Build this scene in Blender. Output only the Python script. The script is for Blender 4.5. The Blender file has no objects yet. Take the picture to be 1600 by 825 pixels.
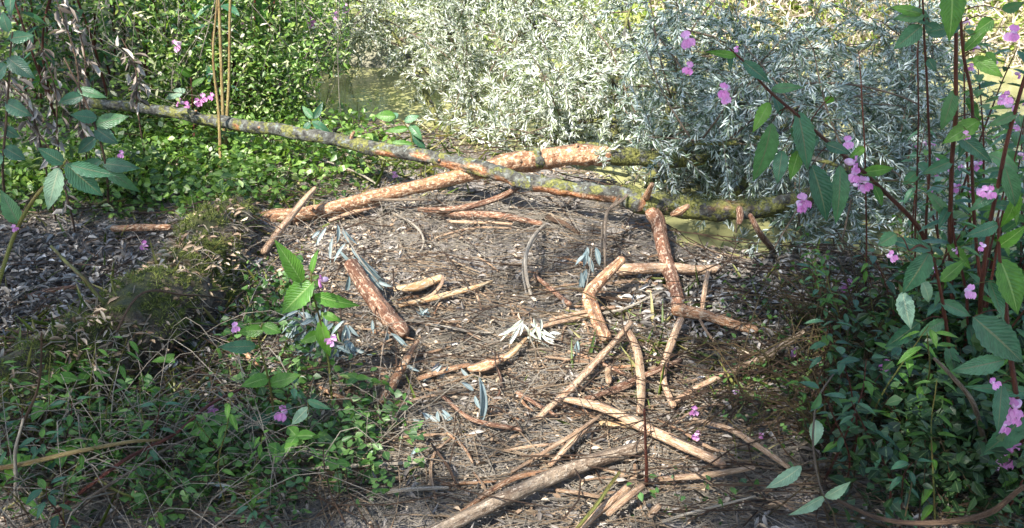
import bpy, math, random
import numpy as np
from mathutils import Vector, Matrix, noise
random.seed(7); rng = np.random.default_rng(7)
R = math.radians
scene = bpy.context.scene
COL = scene.collection

# ------------------------------------------------------------------ camera
CAM_H = 1.5; PITCH = R(24.5); HFOV = R(54.0)
cam = bpy.data.cameras.new('camera'); cam_o = bpy.data.objects.new('camera', cam); COL.objects.link(cam_o)
cam_o.location = (0, 0, CAM_H); cam_o.rotation_euler = (R(90) - PITCH, 0, 0)
cam.sensor_width = 36; cam.lens = 18 / math.tan(HFOV / 2); cam.clip_start = 0.05; cam.clip_end = 2000
scene.camera = cam_o
# ------------------------------------------------------------------ light
SUN = Vector((-0.42, -0.50, 0.80)).normalized()
w = bpy.data.worlds.new('World'); scene.world = w; w.use_nodes = True
nt = w.node_tree; bg = nt.nodes['Background']; sky = nt.nodes.new('ShaderNodeTexSky')
sky.sky_type = 'NISHITA'; sky.sun_disc = False
sky.sun_elevation = math.asin(SUN.z); sky.sun_rotation = math.atan2(SUN.x, SUN.y)
nt.links.new(sky.outputs[0], bg.inputs[0]); bg.inputs[1].default_value = 0.125
sl = bpy.data.lights.new('sun', 'SUN'); sl.energy = 5.0; sl.angle = R(0.53); sl.color = (1, .96, .90)
so = bpy.data.objects.new('sun', sl); COL.objects.link(so); so.location = (-6, -4, 12)
so.rotation_euler = SUN.to_track_quat('Z', 'Y').to_euler()
scene.view_settings.view_transform = 'Standard'; scene.view_settings.look = 'None'
scene.view_settings.exposure = 1.6; scene.view_settings.gamma = 1
scene.cycles.max_bounces = 5; scene.cycles.transparent_max_bounces = 4
scene.cycles.diffuse_bounces = 3; scene.cycles.transmission_bounces = 2; scene.cycles.glossy_bounces = 2

# ------------------------------------------------------------------ pixel helpers (pixels of the 1600 x 825 photograph)
F = 800 / math.tan(HFOV / 2); CP, SP = math.cos(PITCH), math.sin(PITCH)
def ray(px, py):
    a = (px - 800) / F; b = (412.5 - py) / F
    return np.array((a, CP + b * SP, -SP + b * CP))
def at(px, py, Y):                       # world point seen at the pixel, Y metres in front
    d = ray(px, py); t = Y / d[1]
    return np.array((d[0] * t, Y, CAM_H + d[2] * t))
def flat(px, py, z=0.0):
    d = ray(px, py); t = (z - CAM_H) / d[2]
    return np.array((d[0] * t, d[1] * t, z))
def pix(p):
    x, y, z = p[0], p[1], p[2] - CAM_H
    dep = y * CP - z * SP; up = y * SP + z * CP
    return 800 + F * x / dep, 412.5 - F * up / dep
def ss(a, b, x): t = np.clip((x - a) / (b - a), 0, 1); return t * t * (3 - 2 * t)

# ------------------------------------------------------------------ terrain
WZ = -0.13
shore_px = [(-900, -20), (100, 30), (400, 105), (478, 160), (505, 222), (640, 226), (760, 258), (930, 308), (1020, 345), (1048, 408), (1180, 436), (1330, 432), (1450, 445), (1700, 450), (2600, 380)]
_sh = np.array([flat(x, y, WZ)[:2] for x, y in shore_px]); SX, SY = _sh[:, 0], _sh[:, 1]
def n1(x, y, s, k):                      # cheap smooth noise from sines
    return (np.sin(x * s + k) * np.sin(y * s * 1.13 + k * 2.1) + .6 * np.sin(x * s * 1.9 + y * s * 1.3 + k * 3) * np.sin(y * s * 2.3 - x * s * .7 + k)) / 1.6
def shore(x): return np.interp(x, SX, SY) + .05 * np.sin(x * 7) + .03 * np.sin(x * 17 + 1)
_rg = np.array([flat(a, b)[:2] for a, b in ((352, 366), (335, 392), (312, 425), (262, 480), (200, 530), (110, 590), (0, 650), (-120, 700))])
_rg = np.concatenate([_rg[i] + (_rg[i + 1] - _rg[i]) * np.linspace(0, 1, 5)[:-1, None] for i in range(7)])
def ridge(x, y):
    d = np.full(np.shape(x), 9.)
    for q in _rg: d = np.minimum(d, np.hypot(x - q[0], y - q[1]))
    return d
def H(x, y):
    x = np.asarray(x, float); y = np.asarray(y, float)
    d = y - shore(x)
    h = -.5 * ss(-.14, .42, d)
    yf = 6.9 + .25 * np.sin(x * .8) + .1 * np.sin(x * 2.7)
    h = h + ss(-.3, .5, y - yf) * .62 + np.clip(y - yf - .4, 0, 40) * .16
    h = h + ss(1.0, 3.2, x) * .10 * (1 - ss(-.6, .1, d)) + ss(-1.2, -3.5, x) * .16 * (1 - ss(-.6, .1, d))
    h = h + .018 * n1(x, y, 3.1, .3) + .010 * n1(x, y, 9, 1.7) + .005 * n1(x, y, 23, 4.)
    h = h + .085 * np.exp(-(ridge(x, y) / .2) ** 2)
    return h + np.clip(np.hypot(x, y) - 30, 0, 500) * .03
def G(px, py, h=0.0):
    z = 0.0
    for _ in range(5):
        p = flat(px, py, z + h); z = float(H(p[0], p[1]))
    return p
def rad(pxr, p): return pxr / F * (p[1] * CP - (p[2] - CAM_H) * SP)

# ------------------------------------------------------------------ mesh helpers
def fast_mesh(name, V, Fc, uv=None, attrs=None, smooth=True):
    V = np.asarray(V, np.float32); Fc = np.asarray(Fc, np.int32); m, k = Fc.shape
    me = bpy.data.meshes.new(name)
    me.vertices.add(len(V)); me.vertices.foreach_set('co', V.ravel())
    me.loops.add(m * k); me.loops.foreach_set('vertex_index', Fc.ravel())
    me.polygons.add(m); me.polygons.foreach_set('loop_start', np.arange(0, m * k, k, dtype=np.int32))
    me.polygons.foreach_set('loop_total', np.full(m, k, np.int32))
    if uv is not None:
        l = me.uv_layers.new(name='UVMap'); l.data.foreach_set('uv', np.asarray(uv, np.float32)[Fc.ravel()].ravel())
    for an, av in (attrs or {}).items():
        a = me.attributes.new(an, 'FLOAT', 'POINT'); a.data.foreach_set('value', np.asarray(av, np.float32))
    me.polygons.foreach_set('use_smooth', np.full(m, smooth))
    me.update(calc_edges=True); me.validate()
    return me
def link(name, me, mat, parent=None, origin=None):
    o = bpy.data.objects.new(name, me); COL.objects.link(o)
    if mat and me and not me.materials: me.materials.append(mat)
    if parent is not None: o.parent = parent
    elif origin is not None: o.location = origin
    return o
def tag(o, label=None, cat=None, group=None, kind=None):
    for k, v in (('label', label), ('category', cat), ('group', group), ('kind', kind)):
        if v: o[k] = v
    return o
def empty(name, loc, label, cat, group=None):
    o = bpy.data.objects.new(name, None); COL.objects.link(o); o.location = tuple(loc); o.empty_display_size = .05
    return tag(o, label, cat, group)
def own(name, V, Fc, mat, parent=None, uv=None, attrs=None, smooth=True, base=None):
    """object whose origin is its own base (top level) or the parent's origin"""
    V = np.asarray(V, float)
    if parent is None:
        if base is None: base = np.array((V[:, 0].mean(), V[:, 1].mean(), V[:, 2].min()))
        o = link(name, fast_mesh(name, V - base, Fc, uv, attrs, smooth), mat, None, tuple(base))
    else:
        o = link(name, fast_mesh(name, V - np.array(wloc(parent)), Fc, uv, attrs, smooth), mat, parent)
    return o
def wloc(o):
    v = Vector(o.location)
    while o.parent: o = o.parent; v = v + Vector(o.location)
    return v
def spline(P, n):
    P = np.asarray(P, float)
    if len(P) == 2: return P[0] + (P[1] - P[0]) * np.linspace(0, 1, n)[:, None]
    Q = np.vstack([2 * P[0] - P[1], P, 2 * P[-1] - P[-2]])
    s = np.linspace(0, len(P) - 1 - 1e-6, n); i = s.astype(int); t = (s - i)[:, None]
    a, b, c, d = Q[i], Q[i + 1], Q[i + 2], Q[i + 3]
    return .5 * (2 * b + (c - a) * t + (2 * a - 5 * b + 4 * c - d) * t * t + (3 * b - a - 3 * c + d) * t ** 3)
def tube(P, r, sides=10, step=.02, amp=.08, freq=14, taper=True, seed=None, peel=None, maxn=120, wob=0.0):
    """tube along control points; r per control point; returns V, F, uv, peel"""
    P = np.asarray(P, float); L = np.linalg.norm(np.diff(P, axis=0), axis=1).sum()
    n = int(min(maxn, max(len(P) * 2 + 1, L / step)))
    C = spline(P, n); r = np.interp(np.linspace(0, 1, n), np.linspace(0, 1, len(r)), r)
    seed = random.random() * 90 if seed is None else seed
    if wob:
        s = np.linspace(0, L, n)
        for ax, k in ((0, 1.), (2, 2.3), (1, 4.1)):
            C[:, ax] += wob * (np.sin(s * 9 + seed * k) * .75 + np.sin(s * 23 + seed * 2 * k) * .25) * np.minimum(1, np.minimum(s, L - s) * 12)
    T = np.gradient(C, axis=0); T /= np.linalg.norm(T, axis=1)[:, None] + 1e-9
    up = np.array((0, 0, 1.)) if abs(T[0][2]) < .9 else np.array((1., 0, 0))
    N = np.zeros_like(C); b = up - T[0] * up.dot(T[0]); N[0] = b / np.linalg.norm(b)
    for i in range(1, n):
        b = N[i - 1] - T[i] * N[i - 1].dot(T[i]); N[i] = b / (np.linalg.norm(b) + 1e-9)
    B = np.cross(T, N)
    s = np.concatenate([[0], np.cumsum(np.linalg.norm(np.diff(C, axis=0), axis=1))])
    ang = np.arange(sides) / sides * 2 * math.pi
    rr = np.repeat(r[:, None], sides, 1)
    pk = np.zeros((n, sides))
    if amp or peel:
        for i in range(n):
            for j in range(sides):
                q = Vector((math.cos(ang[j]) * 1.1, math.sin(ang[j]) * 1.1, s[i] * freq + seed))
                nz = noise.noise(q * 1.0); rr[i, j] *= 1 + amp * nz + amp * .55 * noise.noise(q * 2.7) + amp * .25 * noise.noise(Vector((q.x * 3, q.y * 3, s[i] * 25)))
                if peel:
                    v = peel(s[i] / s[-1], ang[j]) + .55 * noise.noise(Vector((q.x * .9, q.y * .9, s[i] * 9 + seed * 3))) + .25 * noise.noise(q * 3)
                    pk[i, j] = 1 / (1 + math.exp(-14 * (v - .5))); rr[i, j] *= 1 - .10 * pk[i, j]
    ring = C[:, None] + (N[:, None] * np.cos(ang)[None, :, None] + B[:, None] * np.sin(ang)[None, :, None]) * rr[..., None]
    V = ring.reshape(-1, 3); uv = np.stack([np.tile(np.arange(sides) / sides, n), np.repeat(s, sides)], 1)
    # closed chisel-like ends: extra inner rings
    e0 = C[0] + (ring[0] - C[0]) * (.55 if taper else .85) - T[0] * r[0] * (.5 if taper else .05)
    e1 = C[-1] + (ring[-1] - C[-1]) * (.55 if taper else .85) + T[-1] * r[-1] * (.6 if taper else .05)
    t0 = C[0] - T[0] * r[0] * (.62 if taper else .05) + (ring[0] - C[0]) * .03; t1 = C[-1] + T[-1] * r[-1] * (.75 if taper else .05) + (ring[-1] - C[-1]) * .03
    V = np.vstack([V, e0, e1, t0, t1])
    uvE = np.stack([np.arange(sides) / sides, np.zeros(sides)], 1); uvF = uvE + [0, s[-1] + .01]
    uv = np.vstack([uv, uvE, uvF, uvE, uvF]); pk = np.concatenate([pk.ravel(), pk[0] * 0 + 1, pk[0] * 0 + 1, pk[0] * 0 + 1, pk[0] * 0 + 1])
    j = np.arange(sides); k = (j + 1) % sides; f = []
    for i in range(n - 1): f.append(np.stack([i * sides + j, i * sides + k, (i + 1) * sides + k, (i + 1) * sides + j], 1))
    o = n * sides; f.append(np.stack([k, j, o + j, o + k], 1)); f.append(np.stack([(n - 1) * sides + j, (n - 1) * sides + k, o + sides + k, o + sides + j], 1))
    f.append(np.stack([o + k, o + j, o + 2 * sides + j, o + 2 * sides + k], 1)); f.append(np.stack([o + sides + j, o + sides + k, o + 3 * sides + k, o + 3 * sides + j], 1))
    return V, np.vstack(f), uv, pk
def fast_tubes(curves, radii, sides=4, taper=.4):
    """many thin twigs as one mesh: curves (m, n, 3), radii (m,)"""
    curves = np.asarray(curves, float); m, n, _ = curves.shape
    T = np.gradient(curves, axis=1); T /= np.linalg.norm(T, axis=2, keepdims=True) + 1e-9
    up = np.where(np.abs(T[..., 2:3]) < .9, np.array((0, 0, 1.)), np.array((1., 0, 0)))
    N = np.cross(T, up); N /= np.linalg.norm(N, axis=2, keepdims=True) + 1e-9; B = np.cross(T, N)
    a = np.arange(sides) / sides * 2 * math.pi
    rr = np.asarray(radii)[:, None] * np.linspace(1, taper, n)[None]
    V = curves[:, :, None] + (N[:, :, None] * np.cos(a)[None, None, :, None] + B[:, :, None] * np.sin(a)[None, None, :, None]) * rr[..., None, None]
    base = np.arange(m)[:, None, None] * n * sides + np.arange(n - 1)[None, :, None] * sides
    j = np.arange(sides)[None, None]; k = (j + 1) % sides
    Fc = np.stack([base + j, base + k, base + sides + k, base + sides + j], -1).reshape(-1, 4)
    ends = np.arange(m)[:, None] * n * sides
    if sides == 4:
        Fc = np.vstack([Fc, (ends + np.arange(4)[::-1][None]), (ends + (n - 1) * 4 + np.arange(4)[None])])
    uv = np.stack(np.broadcast_arrays((np.arange(sides) / sides)[None, None], np.linspace(0, .5, n)[None, :, None] + np.arange(m)[:, None, None] * .37), -1).reshape(-1, 2)
    return V.reshape(-1, 3), Fc, uv

def leaf_t(n, prof, fold=.25, droop=.15, serr=0., twist=0.):
    """unit leaf: x along 0..1, y across -.5...5, z normal; 3 columns of vertices"""
    x = np.linspace(0, 1, n + 1); wd = np.array([max(.012, prof(t)) for t in x]) * .5
    if serr: wd = wd * (1 + serr * np.where(np.arange(n + 1) % 2 == 0, -1, 1))
    zc = -droop * x ** 2
    V = np.zeros((n + 1, 3, 3))
    for c, s in ((0, -1), (1, 0), (2, 1)):
        V[:, c, 0] = x - (.03 * serr * 5 if c != 1 else 0) * (np.arange(n + 1) % 2); V[:, c, 1] = s * wd
        V[:, c, 2] = zc + abs(s) * fold * wd + s * twist * wd * x
    uv = np.stack(np.meshgrid([0, .5, 1], x), -1).reshape(-1, 2)
    i = np.arange(n); f = np.concatenate([np.stack([i * 3 + c, i * 3 + 3 + c, i * 3 + 4 + c, i * 3 + 1 + c], 1) for c in (0, 1)])
    return V.reshape(-1, 3), f, uv
lance = lambda t: math.sin(math.pi * t ** .8) ** .9 * (1 - .25 * t)
ovate = lambda t: math.sin(math.pi * t ** .62) ** .75
thin = lambda t: math.sin(math.pi * t ** .85) ** .8
T_LANCE = leaf_t(4, lance, .3, .25); T_OV = leaf_t(3, ovate, .3, .2); T_WIL = leaf_t(2, thin, .5, .12); T_LIT = leaf_t(3, thin, .7, -.25, 0, .6)
T_BLADE = leaf_t(3, lambda t: (1 - t) ** .6 + .02, .4, -.0)

def frames(D, Nh):
    X = D / (np.linalg.norm(D, axis=1, keepdims=True) + 1e-9)
    Y = np.cross(Nh, X); Y /= np.linalg.norm(Y, axis=1, keepdims=True) + 1e-9
    return X, Y, np.cross(X, Y)
def scatter(T, P, D, Nh, L, W):
    tv, tf, tuv = T; m = len(P); X, Y, Z = frames(D, Nh); L = np.broadcast_to(L, (m,)); W = np.broadcast_to(W, (m,))
    V = P[:, None] + X[:, None] * (tv[None, :, 0:1] * L[:, None, None]) + Y[:, None] * (tv[None, :, 1:2] * W[:, None, None]) + Z[:, None] * (tv[None, :, 2:3] * L[:, None, None] * .6)
    Fc = (tf[None] + (np.arange(m) * len(tv))[:, None, None]).reshape(-1, 4)
    return V.reshape(-1, 3), Fc, np.tile(tuv, (m, 1))
def rdir(m, zb=0., zs=1.):
    d = rng.normal(size=(m, 3)); d[:, 2] = d[:, 2] * zs + zb
    return d / np.linalg.norm(d, axis=1, keepdims=True)
def stuff_obj(name, VFU, mat, parent=None, label=None, cat=None, structure=False):
    o = own(name, VFU[0], VFU[1], mat, parent, VFU[2]); o['kind'] = 'stuff'
    if parent is None: tag(o, label, cat)
    return o

# ------------------------------------------------------------------ materials
def mat(name):
    m = bpy.data.materials.new(name); m.use_nodes = True; t = m.node_tree
    p = t.nodes['Principled BSDF']; return m, t, p
def N(t, ty, **kw):
    n = t.nodes.new(ty)
    for k, v in kw.items():
        if isinstance(v, (int, float, tuple)) and k in n.inputs: n.inputs[k].default_value = v
        else: setattr(n, k, v)
    return n
def ramp(t, fac, stops):
    r = t.nodes.new('ShaderNodeValToRGB'); e = r.color_ramp.elements
    while len(e) < len(stops): e.new(.5)
    for el, (p, c) in zip(e, stops): el.position = p; el.color = (*c, 1)
    t.links.new(fac, r.inputs[0]); return r.outputs[0]
def mix(t, fac, a, b, mode='MIX'):
    m = t.nodes.new('ShaderNodeMix'); m.data_type = 'RGBA'; m.blend_type = mode
    for s, v in ((0, fac), (6, a), (7, b)):
        if isinstance(v, (int, float)): m.inputs[s].default_value = v
        elif isinstance(v, tuple): m.inputs[s].default_value = (*v, 1)
        else: t.links.new(v, m.inputs[s])
    return m.outputs[2]
def noise_n(t, vec, scale, det=4, rough=.6):
    n = N(t, 'ShaderNodeTexNoise'); n.inputs['Scale'].default_value = scale; n.inputs['Detail'].default_value = det; n.inputs['Roughness'].default_value = rough
    if vec is not None: t.links.new(vec, n.inputs['Vector'])
    return n.outputs[0]
def scaled(t, out, s):
    m = N(t, 'ShaderNodeMapping'); m.inputs['Scale'].default_value = s; t.links.new(out, m.inputs[0]); return m.outputs[0]
def bump(t, p, h, d, s=1.):
    b = N(t, 'ShaderNodeBump'); b.inputs['Distance'].default_value = d; b.inputs['Strength'].default_value = s
    t.links.new(h, b.inputs['Height']); t.links.new(b.outputs[0], p.inputs['Normal'])
def math_n(t, op, a, b=None):
    m = N(t, 'ShaderNodeMath', operation=op)
    for i, v in enumerate((a, b)):
        if v is None: continue
        if isinstance(v, (int, float)): m.inputs[i].default_value = v
        else: t.links.new(v, m.inputs[i])
    return m.outputs[0]
def leaf_mat(name, stops, trans=.35, rough=.45, vein=None, island=True, back=None, hero=False, tcol=None, spec=.5):
    m, t, p = mat(name)
    if island: rnd = N(t, 'ShaderNodeNewGeometry').outputs['Random Per Island']
    else: rnd = N(t, 'ShaderNodeObjectInfo').outputs['Random']
    c = ramp(t, rnd, stops)
    geo = N(t, 'ShaderNodeNewGeometry')
    nz = noise_n(t, geo.outputs['Position'], 60 if hero else 35, 3)
    c = mix(t, 1., c, ramp(t, nz, [(.3, (.72, .72, .72)), (.7, (1.2, 1.2, 1.2))]), 'MULTIPLY')
    if vein:
        uv = N(t, 'ShaderNodeUVMap').outputs[0]; sx = N(t, 'ShaderNodeSeparateXYZ'); t.links.new(uv, sx.inputs[0])
        au = math_n(t, 'ABSOLUTE', math_n(t, 'SUBTRACT', sx.outputs[0], .5))
        mid = math_n(t, 'LESS_THAN', au, .035 if hero else .05)
        c = mix(t, mid, c, vein)
        if hero:
            a = math_n(t, 'SUBTRACT', math_n(t, 'MULTIPLY', sx.outputs[1], 13.), math_n(t, 'MULTIPLY', au, 6.))
            s = math_n(t, 'GREATER_THAN', math_n(t, 'SINE', math_n(t, 'MULTIPLY', a, 6.283)), .88)
            c = mix(t, math_n(t, 'MULTIPLY', s, .16), c, vein)
            h = math_n(t, 'SINE', math_n(t, 'MULTIPLY', a, 6.283)); bump(t, p, h, .0003)
    if back: c = mix(t, geo.outputs['Backfacing'], c, back)
    t.links.new(c, p.inputs['Base Color']); p.inputs['Roughness'].default_value = rough
    p.inputs['Specular IOR Level'].default_value = spec
    tr = N(t, 'ShaderNodeBsdfTranslucent'); tc = mix(t, 1., c, tcol or (1.5, 1.55, .7), 'MULTIPLY'); t.links.new(tc, tr.inputs[0])
    ms = N(t, 'ShaderNodeMixShader'); ms.inputs[0].default_value = trans
    t.links.new(p.outputs[0], ms.inputs[1]); t.links.new(tr.outputs[0], ms.inputs[2]); t.links.new(ms.outputs[0], t.nodes['Material Output'].inputs[0])
    return m
def wood_mat(name, stops, fleck=.35, fleck_col=(.62, .45, .3), dark=(.10, .035, .015), rough=.6, island=False, mott=.75, mdark=None):
    """peeled willow wood: long grain, gnaw flecks, bark remnants"""
    m, t, p = mat(name)
    uv = N(t, 'ShaderNodeUVMap').outputs[0]; oi = N(t, 'ShaderNodeObjectInfo').outputs['Random']
    if island: oi = N(t, 'ShaderNodeNewGeometry').outputs['Random Per Island']
    off = N(t, 'ShaderNodeVectorMath', operation='ADD'); t.links.new(uv, off.inputs[0])
    cb = N(t, 'ShaderNodeCombineXYZ'); t.links.new(math_n(t, 'MULTIPLY', oi, 37.), cb.inputs[2]); t.links.new(cb.outputs[0], off.inputs[1])
    v = off.outputs[0]
    g = noise_n(t, scaled(t, v, (9, 9, 1)), 1.6, 5, .65)
    big = noise_n(t, scaled(t, v, (2, 7, 1)), 1.5, 3, .6)
    c = ramp(t, g, stops)
    c = mix(t, ramp(t, big, [(.38, (.65,) * 3), (.52, (0,) * 3)]), c, dark)
    fl = noise_n(t, scaled(t, v, (8, 45, 1)), 1.6, 4, .7)
    c = mix(t, ramp(t, fl, [(.62 - fleck * .12, (0,) * 3), (.70 - fleck * .1, (.75,) * 3)]), c, fleck_col)
    oc = N(t, 'ShaderNodeTexCoord').outputs['Object']
    mo = noise_n(t, scaled(t, v, (4.5, 15, 1)), 1.3, 5, .72); mo2 = noise_n(t, scaled(t, v, (11, 34, 1)), 1.3, 4, .75)
    c = mix(t, ramp(t, mo, [(.40, (mott,) * 3), (.50, (0,) * 3)]), c, dark)
    c = mix(t, ramp(t, mo2, [(.53, (0,) * 3), (.60, (mott,) * 3)]), c, fleck_col)
    tint = ramp(t, oi, [(0, (.82, .8, .78)), (1, (1.15, 1.12, 1.1))]); c = mix(t, 1., c, tint, 'MULTIPLY')
    t.links.new(c, p.inputs['Base Color']); p.inputs['Roughness'].default_value = rough; p.inputs['Specular IOR Level'].default_value = .35
    h = math_n(t, 'ADD', math_n(t, 'ADD', g, fl), mo); bump(t, p, h, .010, 1.)
    return m, t, p, c
M = {}
M['peel_red'] = wood_mat('peeled_red_wood', [(.28, (.11, .048, .026)), (.5, (.25, .115, .062)), (.75, (.44, .26, .15))], .4, (.66, .50, .36), (.085, .035, .018))[0]
M['peel_orange'] = wood_mat('peeled_orange_wood', [(.25, (.24, .10, .042)), (.5, (.46, .235, .115)), (.75, (.66, .43, .25))], .6, (.80, .64, .44), (.13, .05, .022))[0]
M['peel_tan'] = wood_mat('peeled_tan_wood', [(.25, (.34, .20, .11)), (.5, (.52, .35, .21)), (.75, (.66, .50, .34))], .3, (.76, .62, .47), (.24, .12, .065), mott=.6)[0]
M['cream'] = wood_mat('cream_wood', [(.25, (.5, .28, .11)), (.5, (.72, .52, .28)), (.75, (.8, .68, .46))], .3, (.85, .75, .55), (.45, .2, .06))[0]
M['straw'] = wood_mat('straw_stems', [(.25, (.27, .23, .175)), (.5, (.52, .46, .36)), (.8, (.76, .70, .58))], .2, (.76, .69, .57), (.24, .19, .14), .7, True, mott=.15)[0]
M['grey_wood'] = wood_mat('weathered_grey_wood', [(.25, (.13, .095, .065)), (.5, (.27, .205, .14)), (.8, (.40, .33, .24))], .2, (.5, .42, .32), (.10, .06, .035))[0]
M['straw_l'] = wood_mat('pale_split_stalks', [(.25, (.36, .24, .14)), (.5, (.56, .42, .27)), (.8, (.74, .62, .45))], .2, (.7, .6, .45), (.2, .1, .05), .7, True, mott=.2)[0]
M['olive_stem'] = wood_mat('olive_dead_stem', [(.25, (.05, .04, .015)), (.5, (.13, .10, .035)), (.8, (.27, .22, .10))], .1, (.3, .25, .12), (.10, .03, .02), .6, True, mott=.15)[0]
M['red_stem'] = wood_mat('red_plant_stem', [(.25, (.07, .016, .014)), (.5, (.15, .04, .026)), (.8, (.24, .10, .04))], .1, (.3, .14, .08), (.06, .015, .012), .35, mott=.15)[0]
M['green_stem'] = wood_mat('green_plant_stem', [(.25, (.10, .12, .025)), (.5, (.20, .22, .05)), (.8, (.32, .33, .09))], .1, (.4, .4, .15), (.14, .06, .02), .4, mott=.15)[0]
M['dry_stem'] = wood_mat('dry_ochre_stem', [(.25, (.18, .12, .045)), (.5, (.34, .26, .10)), (.8, (.50, .42, .22))], .1, (.6, .5, .25), (.2, .09, .03), .5, mott=.15)[0]
M['brown_stem'] = wood_mat('brown_dead_stem', [(.25, (.05, .028, .016)), (.5, (.12, .07, .04)), (.8, (.22, .15, .09))], .1, (.3, .22, .14), (.04, .02, .015), .6, True, mott=.15)[0]
def bark_mat(name, moss_bias, dk):
    m, t, p, wood = wood_mat(name, [(.28, (.22, .07, .025)), (.5, (.44, .18, .07)), (.75, (.62, .36, .19))], .3, (.68, .48, .32))
    tc = N(t, 'ShaderNodeTexCoord').outputs['Object']
    a = noise_n(t, tc, 34, 5, .7); b = noise_n(t, tc, 11, 4, .7); c3 = noise_n(t, tc, 90, 3, .6)
    bark = ramp(t, a, [(.36, tuple(x * dk for x in (.03, .027, .022))), (.5, tuple(x * dk for x in (.13, .125, .10))), (.66, tuple(x * dk for x in (.32, .33, .28)))])
    bark = mix(t, ramp(t, noise_n(t, tc, 19, 4, .7), [(.56 - moss_bias, (0,) * 3), (.62 - moss_bias, (.95,) * 3)]), bark, ramp(t, c3, [(.35, (.05, .055, .014)), (.65, (.19, .185, .045))]))
    bark = mix(t, ramp(t, noise_n(t, tc, 48, 3), [(.62, (0,) * 3), (.66, (.8,) * 3)]), bark, tuple(x * dk for x in (.36, .42, .37)))
    at_ = N(t, 'ShaderNodeAttribute'); at_.attribute_name = 'peel'
    c = mix(t, at_.outputs['Fac'], bark, wood); t.links.new(c, p.inputs['Base Color']); p.inputs['Roughness'].default_value = .8
    h = math_n(t, 'ADD', a, math_n(t, 'MULTIPLY', c3, .5)); bump(t, p, h, .012, .9)
    return m
M['lichen'] = bark_mat('lichen_bark', .06, .5); M['moss_bark'] = bark_mat('mossy_bark', .12, .42)

GR = [(0, (.03, .075, .015)), (.35, (.07, .15, .022)), (.7, (.14, .25, .04)), (.9, (.26, .38, .09)), (1, (.45, .50, .28))]  # palest stops put sunlit highlights into the leaf colour
M['leaf_dark'] = leaf_mat('dark_green_leaves', [(0, (.02, .05, .014)), (.5, (.04, .095, .022)), (1, (.08, .15, .035))], .3, .4, (.12, .18, .06))
M['leaf_green'] = leaf_mat('green_leaves', GR, .35, .42, (.2, .3, .09))
M['leaf_mid'] = leaf_mat('mid_green_leaves', [(0, (.03, .07, .018)), (.5, (.06, .15, .032)), (.9, (.12, .23, .05)), (1, (.24, .34, .12))], .3, .45, (.12, .18, .06))
M['leaf_sun'] = leaf_mat('sunlit_thicket_leaves', [(0, (.05, .11, .02)), (.4, (.13, .24, .04)), (.75, (.26, .37, .09)), (.9, (.46, .48, .28)), (1, (.7, .62, .58))], .35, .45)  # lit copy of the thicket leaves, sun glints put into the colour
M['leaf_shade'] = leaf_mat('shade_darkened_leaves', [(0, (.012, .03, .01)), (.5, (.022, .055, .016)), (.9, (.04, .09, .025)), (1, (.10, .17, .06))], .25, .4, (.08, .12, .05))  # green darkened to paint in the shade plants cast on each other
M['leaf_thick'] = leaf_mat('thicket_leaves', [(0, (.02, .05, .015)), (.3, (.06, .12, .025)), (.55, (.14, .24, .045)), (.8, (.26, .36, .08)), (.9, (.45, .46, .26)), (1, (.66, .62, .52))], .4, .45)  # last stops near white: sunlit glints painted as leaf colour
M['leaf_bright'] = leaf_mat('yellow_green_leaves', [(0, (.14, .22, .03)), (.4, (.26, .38, .06)), (.75, (.42, .50, .12)), (1, (.62, .58, .36))], .4, .5)
M['balsam'] = leaf_mat('balsam_leaf', [(0, (.03, .10, .055)), (.5, (.05, .15, .075)), (1, (.08, .19, .07))], .25, .33, (.12, .15, .08), False, None, True)
M['balsam_b'] = leaf_mat('bright_balsam_leaf', [(0, (.06, .17, .02)), (1, (.12, .26, .035))], .4, .36, (.18, .29, .08), False, None, True)
M['balsam_p'] = leaf_mat('pale_leaf_underside', [(0, (.20, .33, .24)), (1, (.28, .40, .26))], .3, .5, (.4, .45, .3), False, None, True)
M['willow'] = leaf_mat('sunlit_silver_willow_leaves', [(0, (.08, .12, .04)), (.25, (.22, .27, .11)), (.4, (.46, .50, .38)), (.65, (.70, .72, .65)), (1, (.82, .83, .79))], .3, .5, None, True, None, tcol=(1.2, 1.25, .8))  # silver undersides, whitened further to put sunlight into the colour
M['willow_shade'] = leaf_mat('shade_tinted_willow_leaves', [(0, (.06, .10, .04)), (.3, (.16, .22, .13)), (.5, (.34, .41, .35)), (.75, (.50, .57, .53)), (1, (.66, .70, .67))], .2, .5, None, True, None, tcol=(1.1, 1.2, 1.))  # same willow leaves darker and bluer: open shade put into the colour
M['silver_leaf'] = leaf_mat('wilted_silver_leaf', [(0, (.17, .24, .25)), (1, (.32, .38, .37))], .25, .5, (.5, .54, .48), False, (.30, .37, .39), tcol=(1, 1.1, 1))
M['sunlit_leaf'] = leaf_mat('sunlit_white_willow_leaf', [(0, (.72, .74, .66)), (1, (.8, .8, .74))], .2, .5, None, False)  # silver sprig leaf turned near white, sunlight painted into its colour
M['litter_grey'] = leaf_mat('grey_leaf_litter', [(0, (.05, .042, .034)), (.3, (.13, .108, .088)), (.6, (.22, .19, .16)), (.88, (.32, .285, .245)), (1, (.45, .41, .37))], .05, .6, None, tcol=(1, 1, 1))
M['litter_pale'] = leaf_mat('pale_leaf_litter', [(0, (.07, .06, .05)), (.4, (.20, .18, .155)), (.8, (.34, .32, .285)), (1, (.50, .48, .44))], .05, .55, None, tcol=(1, 1, 1))
M['litter_tan'] = leaf_mat('tan_leaf_litter', [(0, (.08, .05, .03)), (.35, (.25, .165, .10)), (.7, (.46, .34, .22)), (1, (.70, .58, .43))], .05, .6, None, tcol=(1, 1, 1))
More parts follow.
